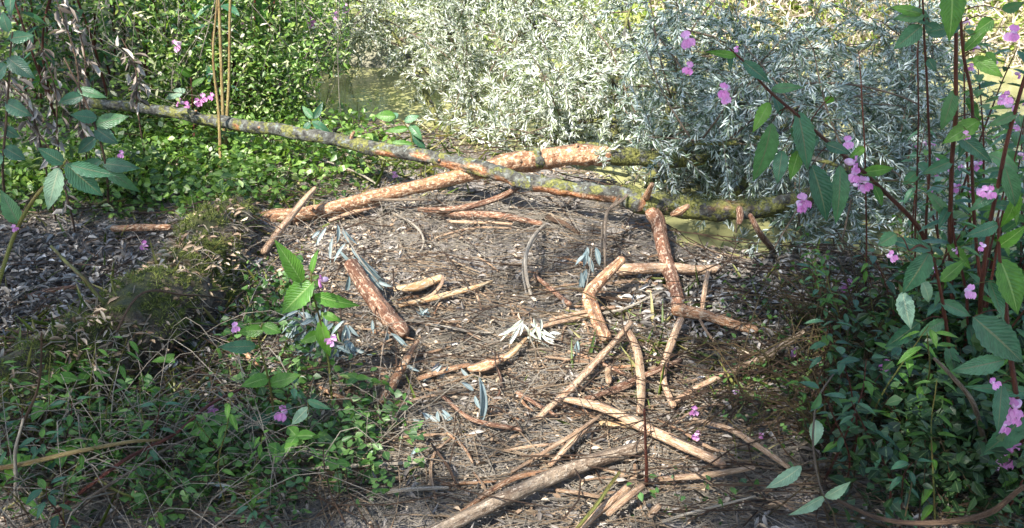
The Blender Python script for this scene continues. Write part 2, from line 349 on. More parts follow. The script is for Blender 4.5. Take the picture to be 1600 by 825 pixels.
M['grass'] = leaf_mat('grass_blades', [(0, (.05, .08, .015)), (.5, (.12, .17, .03)), (.8, (.25, .25, .07)), (1, (.40, .34, .17))], .3, .5)
M['moss'] = leaf_mat('moss_tufts', [(0, (.05, .075, .012)), (.5, (.125, .155, .025)), (1, (.24, .25, .06))], .15, .7)
M['moss_d'] = leaf_mat('dark_moss_tufts', [(0, (.015, .02, .005)), (.5, (.05, .06, .01)), (1, (.15, .15, .03))], .15, .7)
M['dead_leaf'] = leaf_mat('dead_hanging_leaves', [(0, (.08, .06, .045)), (.5, (.25, .20, .155)), (1, (.50, .45, .38))], .15, .6, tcol=(1, .95, .85))
M['reed'] = leaf_mat('pale_dry_leaves', [(0, (.45, .42, .20)), (.4, (.62, .52, .40)), (.8, (.72, .60, .55)), (1, (.78, .74, .62))], .3, .6, tcol=(1, 1, .9))
M['petal'] = leaf_mat('pink_petal', [(0, (.62, .22, .50)), (1, (.80, .46, .70))], .35, .5, None, False, tcol=(1.2, .9, 1.2), spec=.2)
M['petal_p'] = leaf_mat('pale_pink_pouch', [(0, (.78, .5, .72)), (1, (.85, .68, .8))], .35, .5, None, False, tcol=(1, 1, 1), spec=.2)

m, t, p = mat('mud_ground'); g = N(t, 'ShaderNodeNewGeometry').outputs['Position']
a = noise_n(t, g, 3.2, 6, .65); b = noise_n(t, g, 38, 5, .7); c3 = noise_n(t, scaled(t, g, (30, 90, 30)), 1, 3)
c = ramp(t, a, [(.3, (.15, .13, .112)), (.5, (.28, .25, .22)), (.7, (.42, .385, .34))])
c = mix(t, .8, c, ramp(t, b, [(.3, (.3, .3, .3)), (.5, (.9, .9, .9)), (.75, (1.6, 1.5, 1.4))]), 'MULTIPLY')
sepg = N(t, 'ShaderNodeSeparateXYZ'); t.links.new(g, sepg.inputs[0])
far = N(t, 'ShaderNodeMapRange'); far.inputs[1].default_value = 6.6; far.inputs[2].default_value = 7.4; t.links.new(sepg.outputs[1], far.inputs[0])
c = mix(t, far.outputs[0], c, ramp(t, b, [(.35, (.12, .15, .03)), (.65, (.34, .34, .12))]))
t.links.new(c, p.inputs['Base Color']); p.inputs['Roughness'].default_value = .62
bump(t, p, math_n(t, 'ADD', b, c3), .03, .9); M['mud'] = m

m, t, p = mat('murky_pond_water'); g = N(t, 'ShaderNodeNewGeometry').outputs['Position']
c = ramp(t, noise_n(t, g, 2.2, 4), [(.35, (.17, .165, .07)), (.65, (.32, .31, .14))])
c = mix(t, ramp(t, noise_n(t, g, 130, 2), [(.62, (0,) * 3), (.66, (.8,) * 3)]), c, (.30, .30, .12))
t.links.new(c, p.inputs['Base Color']); p.inputs['Roughness'].default_value = .12; p.inputs['IOR'].default_value = 1.33
bump(t, p, noise_n(t, scaled(t, g, (9, 14, 9)), 1, 2), .01, .25); M['water'] = m

m, t, p = mat('old_log_bark'); g = N(t, 'ShaderNodeTexCoord').outputs['Object']
geo = N(t, 'ShaderNodeNewGeometry'); sp_ = N(t, 'ShaderNodeSeparateXYZ'); t.links.new(geo.outputs['Normal'], sp_.inputs[0])
b = noise_n(t, g, 40, 5, .7); a = noise_n(t, g, 7, 4)
c = ramp(t, b, [(.3, (.035, .024, .016)), (.5, (.11, .08, .055)), (.7, (.22, .17, .12))])
ms_ = math_n(t, 'ADD', math_n(t, 'MULTIPLY', sp_.outputs[2], .35), a)
c = mix(t, ramp(t, ms_, [(.66, (0,) * 3), (.80, (.9,) * 3)]), c, ramp(t, b, [(.3, (.025, .03, .008)), (.7, (.10, .105, .022))]))
t.links.new(c, p.inputs['Base Color']); p.inputs['Roughness'].default_value = .9; bump(t, p, b, .03, 1); M['oldlog'] = m
m, t, p = mat('tree_bark'); g = N(t, 'ShaderNodeTexCoord').outputs['Object']
c = ramp(t, noise_n(t, scaled(t, g, (14, 14, 4)), 1, 5), [(.35, (.04, .032, .025)), (.65, (.2, .17, .13))]); t.links.new(c, p.inputs['Base Color']); p.inputs['Roughness'].default_value = .9; M['bark'] = m

# ------------------------------------------------------------------ setting: ground and pond
fx = np.concatenate([[-400, -150, -60, -30, -16, -10, -7, -5.6], np.arange(-4.6, 4.61, .035), [5.6, 7, 10, 16, 30, 60, 150, 400]])
fy = np.concatenate([[-400, -150, -60, -20, -8, -3, -1, 0, .7], np.arange(1.2, 8.5, .035), [8.8, 9.3, 10, 11, 13, 17, 25, 40, 80, 160, 400]])
XX, YY = np.meshgrid(fx, fy); ZZ = H(XX, YY)
fine = (np.abs(XX) < 4.7) & (YY > 1.1) & (YY < 8.6)
zz = ZZ.copy()
for i, j in np.argwhere(fine): zz[i, j] += .010 * noise.noise(Vector((XX[i, j] * 8, YY[i, j] * 8, 0))) + .006 * noise.noise(Vector((XX[i, j] * 24, YY[i, j] * 24, 3)))
nx = len(fx); i, j = np.meshgrid(np.arange(len(fy) - 1), np.arange(nx - 1), indexing='ij'); q = (i * nx + j).ravel()
gr = link('ground', fast_mesh('ground', np.stack([XX, YY, zz], -1).reshape(-1, 3), np.stack([q, q + 1, q + nx + 1, q + nx], 1)), M['mud']); gr['kind'] = 'structure'
wv = np.array([(-60, 3.0, WZ), (60, 3.0, WZ), (60, 9, WZ), (-60, 9, WZ)], float)
wx = np.linspace(-60, 60, 9); wyy = np.array([2.2, 4, 6, 9.])
WV = np.array([(x, y, WZ) for y in wyy for x in wx]); i, j = np.meshgrid(np.arange(3), np.arange(8), indexing='ij'); q = (i * 9 + j).ravel()
wa = link('pond_water', fast_mesh('pond_water', WV, np.stack([q, q + 1, q + 10, q + 9], 1)), M['water']); wa['kind'] = 'structure'

# ------------------------------------------------------------------ the fallen willow
def part(name, P, r, matk, parent=None, **kw):
    V, Fc, uv, pk = tube(P, r, **kw)
    return own(name, V, Fc, M[matk], parent, uv, {'peel': pk})
def pxpath(L): return [at(*q) for q in L]
A = pxpath([(128, 156, 4.55), (200, 168, 4.5), (290, 180, 4.42), (350, 190, 4.36), (430, 205, 4.26), (520, 216, 4.15), (640, 240, 3.98), (760, 267, 3.82), (850, 287, 3.7), (955, 306, 3.58), (1000, 318, 3.52)])
fw = empty('fallen_willow', A[-1] * [1, 1, 0], 'long lichen-crusted willow branch lying across the path, patches of bark gnawed to orange wood', 'fallen branch')
def peelA(s, a):
    v = 0.
    for c_, w_, a_ in ((.30, .008, 1.8), (.585, .02, 2.1), (.645, .02, 1.6), (.70, .03, 2.0), (.745, .03, 1.5), (.79, .02, 2.3)):
        v = max(v, 1.15 * math.exp(-((s - c_) / w_) ** 2 - ((a - a_) / .9) ** 2))
    if .84 < s < .975: v = max(v, 1.15 * math.exp(-((a - 2.2) / .75) ** 2))
    return v - .25
part('trunk', A, [.022, .024, .026, .027, .027, .028, .028, .029, .031, .034, .040], 'lichen', fw, sides=22, step=.013, amp=.24, freq=15, peel=peelA, maxn=300, wob=.009)
B = pxpath([(975, 300, 3.6), (1000, 318, 3.54), (1060, 322, 3.5), (1130, 326, 3.46), (1215, 322, 3.5), (1300, 300, 3.62), (1390, 250, 3.85)])
RB = [.038, .048, .040, .040, .036, .026, .014]
part('mossy_trunk', B, RB, 'moss_bark', fw, sides=20, step=.015, amp=.32, freq=16, peel=lambda s, a: .35 * math.exp(-((s - .33) / .04) ** 2), wob=.008)
gl = G(1062, 488, .02)
C_ = [at(1020, 334, 3.49), at(1030, 354, 3.41), at(1042, 405, 3.22), at(1056, 455, 3.02), gl]
part('peeled_limb', C_, [.030, .027, .025, .024, .023], 'peel_red', fw, sides=16, step=.012, amp=.18, wob=.003)
part('peeled_limb', [G(1056, 484, .05), G(1100, 493, .055), G(1135, 503, .05), G(1180, 516, .035)], [.022, .017, .017, .013], 'peel_orange', fw, sides=14, amp=.13, wob=.004)
part('snag', [at(1010, 308, 3.5), at(1014, 298, 3.46), at(1019, 288, 3.42)], [.014, .011, .009], 'peel_orange', fw, sides=10)
part('snag', [at(1155, 325, 3.4), at(1157, 338, 3.38), at(1155, 348, 3.36)], [.012, .013, .010], 'peel_red', fw, sides=10)
part('snag', [at(1050, 335, 3.4), at(1062, 330, 3.38), at(1075, 322, 3.37)], [.010, .016, .010], 'peel_orange', fw, sides=10)
D_ = [at(980, 305, 3.5), at(950, 330, 3.4), at(948, 380, 3.2), at(944, 430, 3.02)]
part('hanging_twig', D_, [.006, .007, .005, .003], 'grey_wood', fw, sides=7, wob=.006)
part('hanging_twig', [at(968, 306, 3.5), at(945, 350, 3.38), at(938, 400, 3.15)], [.005, .004, .003], 'grey_wood', fw, sides=7, wob=.006)
# moss cushions on the mossy trunk
def moss_on(path, r, parent, n, L, matk='grass', up=True, spread=1.):
    C = spline(path, 200); k = rng.integers(0, 200, n); rr = np.interp(k / 200, np.linspace(0, 1, len(r)), r)
    a = rng.uniform(-1.9, 1.9, n) * spread; T = np.gradient(C, axis=0)[k]; T /= np.linalg.norm(T, axis=1, keepdims=True)
    side = np.cross(T, (0, 0, 1.)); side /= np.linalg.norm(side, axis=1, keepdims=True)
    nrm = side * np.sin(a)[:, None] + np.array((0, 0, 1.)) * np.cos(a)[:, None]
    return C[k] + nrm * rr[:, None] * .93, nrm, T
Pm, nm, Tm = moss_on(B, RB, fw, 3500, .01)
stuff_obj('moss', scatter(T_BLADE, Pm, nm + rng.normal(size=(3500, 3)) * .6, Tm, rng.uniform(.006, .016, 3500), .003), M['moss_d'], fw)

Bl = pxpath([(397, 343, 3.60), (450, 336, 3.65), (520, 322, 3.72), (620, 300, 3.78), (700, 283, 3.85), (750, 266, 3.9), (800, 251, 3.96), (850, 248, 4.0), (900, 245, 4.02), (945, 243, 4.04), (1000, 247, 4.06), (1045, 251, 4.1), (1100, 250, 4.2), (1170, 235, 4.4)])
bg_log = empty('gnawed_log', Bl[0] * [1, 1, 0], 'thick barkless orange log lying behind the lichen branch, its mossy end under the willow leaves', 'log')
rl = [.024, .028, .027, .026, .029, .034, .038, .043, .042, .040, .034, .030, .022, .012]
s9 = 9 / 13.
part('peeled_trunk', Bl[:9] + [at(947, 243, 4.04)], rl[:10], 'peel_orange', bg_log, sides=24, step=.014, amp=.19, freq=11, maxn=260, wob=.010)
part('mossy_trunk', [at(938, 243, 4.045)] + Bl[10:], [.042] + rl[10:], 'moss_bark', bg_log, sides=16, amp=.22, freq=9, maxn=60, wob=.008)
Pm, nm, Tm = moss_on([at(950, 243, 4.05)] + Bl[10:], [.041] + rl[10:], bg_log, 1600, .01)
stuff_obj('moss', scatter(T_BLADE, Pm, nm + rng.normal(size=(1600, 3)) * .6, Tm, rng.uniform(.006, .016, 1600), .003), M['moss_d'], bg_log)
V, Fc, uv, pk = tube([at(833, 250, 3.99), at(842, 248, 4.0)], [.046, .044], sides=14, amp=.3)
own('bark_ring', V, Fc, M['moss_bark'], bg_log, uv, {'peel': pk * 0})

def stub(parent, path, k, L, r, matk, up=(0, -.3, 1)):
    C = spline(path, 100); p_ = C[k]; d = Vector(up).normalized()
    part('knot', [p_, p_ + np.array(d) * L * .6, p_ + np.array(d) * L + [.006, 0, 0]], [r * 1.25, r, r * .7], matk, parent, sides=10, step=.006, amp=.25, freq=30)
for k, L, r, u in ((22, .045, .010, (.2, -.6, .8)), (37, .03, .011, (-.3, -1, .5)), (52, .05, .008, (.3, -.3, 1)), (63, .035, .010, (0, -1, .3)), (79, .04, .009, (-.2, .2, 1))): stub(fw, A, k, L, r, 'lichen' if k != 52 else 'peel_orange', u)
for k, L, r, u in ((12, .04, .010, (.1, -1, .6)), (33, .05, .009, (.3, .3, 1)), (48, .045, .012, (-.3, -1, .2)), (60, .06, .010, (.2, -.2, 1))): stub(bg_log, Bl, k, L, r, 'peel_orange', u)
# ------------------------------------------------------------------ sticks lying about: (name, category, label, [(px, py, height)], [px radius], material)
ST = [
 ('stick', 'stick', 'pale tan stick leaning over the left end of the big orange log', [(412, 394, .01), (440, 356, .05), (470, 318, .10), (492, 294, .13)], [5.5, 5.5, 5, 3.5], 'peel_tan'),
 ('branch', 'branch', 'short thick reddish branch under drooping silver leaves, left of centre', [(548, 412, .10), (575, 455, .06), (605, 490, .03), (630, 518, .02)], [11, 13, 15, 12], 'peel_red'),
 ('wood_chip', 'wood chip', 'bright cream split piece of wood beside the short reddish branch', [(618, 452, .02), (650, 446, .03), (688, 434, .02)], [6, 11, 8], 'cream'),
 ('stick', 'stick', 'slim pale stick pointing right just below the cream wood piece', [(625, 477, .01), (690, 462, .02), (740, 450, .02), (768, 440, .01)], [3.5, 5, 4, 2.5], 'cream'),
 ('stick', 'stick', 'small curved strip curling round the right end of the cream wood piece', [(640, 476, .01), (675, 462, .02), (690, 446, .03), (692, 432, .03)], [3, 3.5, 3.5, 2.5], 'peel_tan'),
 ('stick', 'stick', 'orange-pink club-shaped stick standing diagonal left of the gnawed chunk', [(595, 626, .01), (617, 594, .02), (640, 556, .03), (652, 534, .03)], [8, 8, 6, 4], 'peel_orange'),
 ('wood_chip', 'wood chip', 'chunky orange gnawed stump piece in the middle of the mud', [(735, 576, .02), (762, 570, .03), (790, 558, .02)], [8, 12, 7], 'peel_orange'),
 ('bark_strip', 'bark strip', 'flat orange bark strip left of the gnawed chunk', [(655, 592, .01), (690, 580, .01), (732, 570, .02)], [5, 7, 5], 'peel_orange'),
 ('bark_strip', 'bark strip', 'sunlit yellow strip rising right from the gnawed chunk to the white leaves', [(770, 575, .01), (800, 550, .03), (822, 530, .02)], [4, 6, 3], 'cream'),
 ('branch', 'branch', 'crooked elbow-shaped peeled branch in the mud left of the upright limb', [(972, 405, .13), (945, 432, .08), (920, 460, .04), (930, 490, .02), (946, 526, .02)], [7, 9, 11, 11, 10], 'peel_orange'),
 ('branch', 'branch', 'level branch passing behind the upright limb, its right end bleached pale', [(968, 422, .03), (1010, 420, .03), (1050, 420, .03), (1090, 421, .02), (1124, 420, .02)], [10, 8.5, 8.5, 8, 6], 'peel_tan'),
 ('stick', 'stick', 'pale tan bent stick standing upright above the end of the long orange pole', [(980, 514, .03), (995, 550, .03), (1001, 600, .02), (1000, 644, .01)], [5.5, 7, 7.5, 6], 'peel_tan'),
 ('stick', 'stick', 'pale wavy stick hanging below the foot of the upright limb', [(1064, 500, .04), (1045, 545, .03), (1036, 590, .02), (1052, 634, .01)], [6, 6.5, 5, 5.5], 'peel_tan'),
 ('stick', 'stick', 'straight tan stick slanting up right to touch the elbow branch', [(842, 652, .01), (890, 608, .02), (940, 556, .03), (986, 504, .05)], [5, 6.5, 6, 4], 'peel_tan'),
 ('stick', 'stick', 'reddish thin stick crossing behind the two pale upright sticks', [(925, 622, .01), (990, 594, .02), (1030, 578, .03), (1064, 562, .03)], [4, 5, 5, 4], 'peel_red'),
 ('stick', 'stick', 'short dull red twig lying just below the thin crossing stick', [(915, 622, .01), (960, 612, .01), (990, 600, .01)], [3.5, 4, 3], 'peel_red'),
 ('stick', 'stick', 'straight tan stick slanting up right from below the wavy pale stick', [(1052, 628, .01), (1100, 601, .02), (1150, 578, .03), (1190, 560, .04)], [4, 5, 5, 5], 'peel_tan'),
 ('stick', 'stick', 'bleached grey stick end poking up at the edge of the right-hand undergrowth', [(1185, 565, .04), (1215, 545, .07), (1255, 519, .10)], [5, 6, 4], 'grey_wood'),
 ('pole', 'stick', 'long orange-tan pole running down right across the lower centre', [(876, 622, .02), (940, 637, .025), (1000, 661, .03), (1060, 690, .03), (1130, 727, .012)], [5, 7, 8, 8.5, 7], 'peel_tan'),
 ('pole', 'stick', 'thick grey-tan pole coming in from the bottom edge, brown at its upper end', [(660, 838, .02), (760, 793, .03), (850, 752, .03), (930, 719, .03), (1003, 697, .02)], [10, 11, 12, 11.5, 9], 'grey_wood'),
 ('stick', 'stick', 'level tan stick at lower right, below the tip of the long orange pole', [(1028, 748, .01), (1090, 743, .02), (1140, 737, .02), (1178, 731, .02)], [4.5, 5.5, 5, 4], 'peel_tan'),
 ('bark_strip', 'bark strip', 'orange bark strip lying along the upper side of the grey-tan pole', [(722, 800, .02), (765, 768, .02), (810, 745, .02), (880, 736, .01)], [4, 6, 6, 4], 'peel_orange'),
 ('stick', 'stick', 'tan stalk at the bottom edge, left one of the frayed pair', [(898, 832, .01), (935, 800, .02), (975, 766, .03), (985, 758, .03)], [6, 6.5, 7, 5], 'peel_tan'),
 ('stick', 'stick', 'tan frayed stalk at the bottom edge, right one of the pair', [(950, 803, .03), (975, 782, .04), (1003, 760, .04)], [5, 7, 6], 'peel_tan'),
 ('stick', 'stick', 'green shoot stem leaning beside the frayed tan stalks', [(898, 830, .03), (930, 790, .05), (945, 770, .06), (968, 738, .09)], [3, 3.5, 3, 2.5], 'green_stem'),
 ('stick', 'stick', 'reddish slim stick alone on the dark mud left of the elbow branch', [(836, 431, .01), (862, 452, .015), (890, 475, .01)], [3, 4, 4], 'peel_red'),
 ('stick', 'stick', 'orange-brown piece of branch lying below the green bank at left', [(176, 357, .02), (215, 356, .02), (264, 355, .02)], [5, 6, 5], 'peel_orange'),
 ('stick', 'stick', 'thin rusty stick on grey leaf litter at the far left', [(40, 463, .01), (80, 455, .01), (122, 448, .015)], [3, 5, 4], 'peel_red'),
 ('stick', 'stick', 'broken rusty twig stub on grey leaf litter at the far left', [(55, 470, .005), (62, 460, .01), (72, 452, .01)], [3, 3.5, 2], 'peel_red'),
 ('branch', 'branch', 'forked reddish branch tip resting behind the lichen branch, upper prong', [(658, 328, .02), (700, 328, .03), (750, 318, .05), (790, 303, .07), (813, 290, .09)], [4.5, 5.5, 5, 5, 4], 'peel_red'),
 ('branch', 'branch', 'slim reddish branch lying flat on the mud under the forked one', [(655, 327, .015), (710, 334, .015), (780, 338, .015), (845, 349, .012)], [4, 6, 6, 4], 'peel_red'),
 ('stick', 'stick', 'thin pale stick lying under the middle of the reddish pair', [(700, 346, .01), (750, 347, .01), (800, 350, .01)], [2.5, 2.8, 2], 'peel_tan'),
 ('stick', 'stick', 'straw-coloured stick tucked along the lower side of the big orange log', [(515, 345, .01), (550, 333, .02), (592, 320, .03)], [3, 4, 3], 'peel_tan'),
 ('stick', 'stick', 'long thin grey twig level in front of the big orange log', [(530, 311, .06), (600, 313, .06), (662, 312, .06)], [2, 2.2, 2], 'grey_wood'),
 ('stick', 'stick', 'thin upright pale stick under the bleached end of the level branch', [(1106, 426, .08), (1100, 455, .05), (1096, 488, .01)], [3.5, 4, 3], 'peel_tan'),
 ('stick', 'stick', 'thin pale forked twig below the thin upright pale stick', [(1094, 500, .03), (1105, 520, .02), (1118, 535, .01)], [2.5, 2.5, 2], 'peel_tan'),
 ('stick', 'stick', 'red-brown stick slanting into the pond at the foot of the mossy trunk', [(1172, 336, .22), (1190, 368, .14), (1212, 396, .0)], [4, 5, 4.5], 'peel_red'),
 ('stick', 'stick', 'tan stick half hidden in the greenery at lower right', [(1085, 655, .01), (1140, 672, .03), (1190, 702, .03), (1232, 730, .02)], [3.5, 4.5, 5, 4], 'peel_tan'),
 ('stick', 'stick', 'slanting pale strip above the grey-tan pole, upper one of two', [(800, 737, .01), (850, 706, .02), (900, 676, .03), (935, 652, .04)], [3, 3.5, 3.5, 3], 'peel_tan'),
 ('stick', 'stick', 'slanting pale strip above the grey-tan pole, lower one of two', [(860, 726, .01), (885, 700, .02), (925, 660, .03)], [4, 5, 4.5], 'peel_tan'),
 ('stick', 'stick', 'short yellowish stick crossing under the long orange pole', [(938, 661, .005), (975, 664, .01), (1010, 668, .01)], [4, 4.5, 3.5], 'cream'),
 ('stick', 'stick', 'red-orange curved twig lying left of the wilted blue-grey leaves', [(500, 605, .01), (535, 622, .015), (568, 629, .01)], [2.5, 3.5, 3.5], 'peel_orange'),
 ('stick', 'stick', 'curved brown twig running right from beneath the upright blue-grey leaves', [(690, 618, .02), (730, 650, .02), (765, 662, .02), (815, 672, .01)], [2.5, 3.5, 4, 3.5], 'peel_red'),
 ('stick', 'stick', 'short red twig lying left of the foot of the slanting tan stick', [(808, 613, .01), (830, 628, .01), (870, 650, .01)], [3, 3.5, 2.5], 'peel_red'),
 ('stick', 'stick', 'thin tan stick lying level above the grey pole at bottom centre', [(595, 770, .01), (640, 765, .015), (700, 762, .01)], [3, 3.5, 2.5], 'straw'),
 ('stick', 'stick', 'thin dark slanting stick near the bottom centre litter', [(675, 695, .03), (700, 730, .02), (712, 755, .01)], [2.2, 2.5, 2], 'brown_stem'),
 ('stick', 'stick', 'tan stick level across the litter at bottom left of centre', [(470, 735, .01), (550, 728, .015), (660, 722, .015)], [2.8, 3.2, 2.5], 'straw'),
 ('stick', 'stick', 'pale short stub poking up between the crossing red sticks', [(950, 577, .045), (951, 587, .02), (951, 597, .005)], [5, 5.5, 5], 'peel_tan'),
 ('stick', 'stick', 'short red twig slanting above the pale short stub', [(938, 566, .015), (955, 575, .015), (976, 584, .01)], [2.5, 3, 3], 'peel_red'),
 ('stick', 'stick', 'short tan stub at the bottom edge right of the frayed stalks', [(1015, 806, .01), (1022, 798, .02), (1030, 790, .03)], [5, 6, 5], 'peel_tan'),
 ('stick', 'stick', 'thin dark red upright stalk rising through the poles at lower centre', [(1010, 757, .0), (1008, 700, .13), (1007, 640, .28)], [3, 2.5, 1.8], 'red_stem'),
 ('stick', 'stick', 'tan twig lying below the thick grey-tan pole', [(870, 766, .01), (905, 771, .015), (945, 778, .01)], [3, 3.5, 2.5], 'peel_tan'),
 ('stick', 'stick', 'reddish root end sticking out of the leaf litter at left edge', [(385, 555, .02), (395, 563, .03), (405, 572, .02)], [5, 6, 4], 'peel_orange'),
 ('stick', 'stick', 'long bare twig slanting from the litter to the green shoots, bottom right', [(1035, 815, .01), (1090, 800, .04), (1180, 775, .06)], [2.2, 2.2, 1.5], 'straw'),
 ('stick', 'stick', 'pale stick end lying left of the yellowish strips, centre', [(640, 500, .01), (720, 515, .01), (770, 520, .01)], [1.8, 2.2, 1.5], 'straw'),
 ('stick', 'stick', 'orange twig beside the dark leaf litter under the left log', [(860, 500, .01), (905, 488, .01), (960, 480, .015)], [3, 3.5, 3], 'peel_tan'),
 ('stick', 'stick', 'second tan twig running left from the elbow branch', [(815, 522, .01), (860, 508, .012), (922, 492, .015)], [3, 3.5, 3], 'peel_tan'),
 ('stick', 'stick', 'long pale stem slanting up right past the elbow branch', [(930, 492, .01), (980, 480, .02), (1035, 455, .05)], [2.2, 2.2, 1.6], 'straw'),
]
for nm_, cat, lab, P, r, mk_ in ST:
    pts = [G(a, b, h + .022) for a, b, h in P]; rr = [rad(q, p_) for q, p_ in zip(r, pts)]
    big = max(r) > 8
    V, Fc, uv, pk = tube(pts, rr, sides=14 if big else 9, step=.012, amp=.16 if big else .12, freq=18, wob=.004 if big else .0025)
    if nm_ in ('bark_strip', 'wood_chip') :
        c_ = V.mean(0); V[:, 2] = c_[2] + (V[:, 2] - c_[2]) * .62
    tag(own(nm_, V, Fc, M[mk_], None, uv), lab, cat)
# long curved stems
CV = [
 ('bent_stem', 'stem', 'pale arched stem standing on the mud, left of a thinner twin', [(852, 350, .02), (832, 375, .10), (821, 400, .12), (823, 440, .06), (835, 474, .0)], [2.5, 3.2, 3.2, 2.8, 2], 'straw'),
 ('bent_stem', 'stem', 'thin twin of the pale arched stem on the mud', [(838, 372, .04), (822, 395, .09), (818, 430, .06), (824, 470, .0)], [1.6, 1.8, 1.8, 1.5], 'straw'),
 ('bent_stem', 'stem', 'long straw-coloured stem arching in from the left edge, lower left', [(-20, 734, .10), (60, 721, .16), (130, 705, .2), (200, 692, .2), (250, 687, .18)], [4.5, 4, 3.8, 3, 2], 'dry_stem'),
 ('bent_stem', 'stem', 'long dark red stem slanting up right through the greenery, lower left', [(70, 815, .02), (140, 760, .08), (200, 715, .12), (270, 680, .14), (330, 630, .16), (400, 598, .14), (430, 585, .1)], [3.5, 3.2, 3.2, 3, 2.6, 2.2, 1.5], 'red_stem'),
 ('bent_stem', 'stem', 'long grey stem crossing the dark red one, lower left', [(20, 830, .02), (100, 800, .06), (180, 750, .1), (260, 700, .12), (340, 670, .1), (400, 642, .05)], [3, 3, 2.5, 2.2, 2, 1.5], 'grey_wood'),
 ('bent_stem', 'stem', 'yellow-green stem forking down right from the crossing stems, lower left', [(150, 748, .09), (180, 765, .08), (215, 778, .06), (260, 785, .02)], [3, 2.5, 2.4, 1.8], 'green_stem'),
 ('bent_stem', 'stem', 'upright pale dry stalk at the lower left edge', [(24, 792, .0), (27, 740, .12), (27, 700, .2), (36, 655, .28)], [3.5, 3.2, 2.5, 2], 'straw'),
 ('bent_stem', 'stem', 'dark thin stalk rising to the upper left beside the pale dry stalk', [(20, 740, .02), (35, 670, .18), (60, 600, .32), (65, 520, .5)], [3, 2.5, 2, 1.5], 'brown_stem'),
 ('bent_stem', 'stem', 'dark arched twig over the mossy log', [(150, 590, .05), (215, 465, .24), (290, 461, .2), (350, 466, .12)], [1.8, 2, 1.8, 1.2], 'brown_stem'),
 ('bent_stem', 'stem', 'green stem leaning across the grey litter above the mossy log', [(80, 385, .22), (120, 425, .2), (150, 460, .16), (185, 497, .1)], [2.2, 3, 3, 2.2], 'green_stem'),
 ('bent_stem', 'stem', 'brown stem leaning beside the green one above the mossy log', [(130, 430, .17), (160, 468, .12), (190, 500, .08)], [2, 2.6, 2], 'brown_stem'),
 ('bent_stem', 'stem', 'thin brown arching runner along the bottom right edge', [(1285, 770, .08), (1370, 810, .12), (1450, 817, .14), (1540, 800, .2), (1600, 760, .3)], [2.5, 3.5, 4.5, 5, 4], 'brown_stem'),
 ('bent_stem', 'stem', 'brown bare stem rising to the upper left through the dark right corner', [(1540, 700, .1), (1525, 640, .28), (1490, 590, .42), (1460, 560, .5)], [4.5, 4, 3.5, 2.5], 'grey_wood'),
 ('bent_stem', 'stem', 'dry looping stem on the mud under the forked reddish branch', [(610, 330, .02), (650, 355, .04), (660, 385, .03), (620, 420, .01)], [1.5, 1.7, 1.6, 1.4], 'straw'),
 ('bent_stem', 'stem', 'grey looping root on the mud right of the forked branch', [(855, 340, .02), (880, 348, .04), (905, 365, .02)], [4, 4.5, 3], 'brown_stem'),
 ('bent_stem', 'stem', 'slim curved red-brown twig right of the upright blue-grey leaves', [(770, 560, .03), (782, 595, .03), (775, 625, .02), (760, 645, .01)], [1.8, 2, 1.8, 1.5], 'peel_red'),
 ('bent_stem', 'stem', 'dry straw stem leaning against the log near the stick', [(592, 290, .02), (560, 270, .05), (505, 250, .1)], [1.4, 1.6, 1.2], 'straw'),
]
for nm_, cat, lab, P, r, mk_ in CV:
    pts = [G(a, b, h) for a, b, h in P]; rr = [rad(q, p_) for q, p_ in zip(r, pts)]
    V, Fc, uv, pk = tube(pts, rr, sides=7, step=.02, amp=.08, wob=.003)
    tag(own(nm_, V, Fc, M[mk_], None, uv), lab, cat)

# ------------------------------------------------------------------ old mossy log at left, half sunk
Lp = [G(380, 338, -.05), G(348, 368, -.02), G(312, 425, .0), G(262, 480, .01), G(200, 530, .015), (G(110, 590, .01)), G(0, 650, -.0), G(-120, 700, -.05)]
ml = empty('mossy_log', Lp[3] * [1, 1, 0], 'old half-buried mossy log curving down the left side, grass growing on it', 'log')
V, Fc, uv, pk = tube(Lp, [.065, .11, .12, .13, .13, .125, .12, .1], sides=36, step=.018, amp=.22, freq=6, maxn=180, wob=.02)
for i_ in range(len(V)): V[i_] += np.array(noise.noise_vector(Vector(V[i_]) * 14)) * .022 + np.array(noise.noise_vector(Vector(V[i_]) * 45)) * .008
lo_ = own('trunk', V, Fc, M['oldlog'], ml, uv); _me = lo_.data
vc = np.zeros(len(_me.vertices) * 3, np.float32); _me.vertices.foreach_get('co', vc); vc = vc.reshape(-1, 3) + np.array(wloc(ml))
vn = np.zeros(len(vc) * 3, np.float32); _me.vertex_normals.foreach_get('vector', vn); vn = vn.reshape(-1, 3)
upv = np.where((vn[:, 2] > -.1) & (rng.random(len(vc)) < np.clip(1.2 - (vc[:, 1] - 3.05) * 1.2, .08, 1) * np.clip(.75 + 1.2 * n1(vc[:, 0], vc[:, 1], 11, 2.), .08, 1)))[0]
kk_ = upv[rng.integers(0, len(upv), 34000)]; n = 34000; Pm = vc[kk_] + rng.normal(size=(n, 3)) * .006; nm = vn[kk_]; Tm = rdir(n)
stuff_obj('moss', scatter(T_BLADE, Pm, nm * .5 + rng.normal(size=(n, 3)) * .5, Tm, rng.uniform(.006, .018, n), .0026), M['moss'], ml)
kmoss = n1(Pm[:, 0], Pm[:, 1], 9, 1.) > -.1
from_ = (Pm[:, 0], Pm[:, 1])
n = 1500; Pq, nq, Tq = moss_on(Lp, [.065, .11, .12, .13, .13, .125, .12, .1], ml, n, .01, spread=.8)
stuff_obj('litter', scatter(T_LIT, Pq + nq * .012, rdir(n, 0, .4), nq + rng.normal(size=(n, 3)) * .4, rng.uniform(.015, .045, n), rng.uniform(.003, .008, n)), M['litter_tan'], ml)
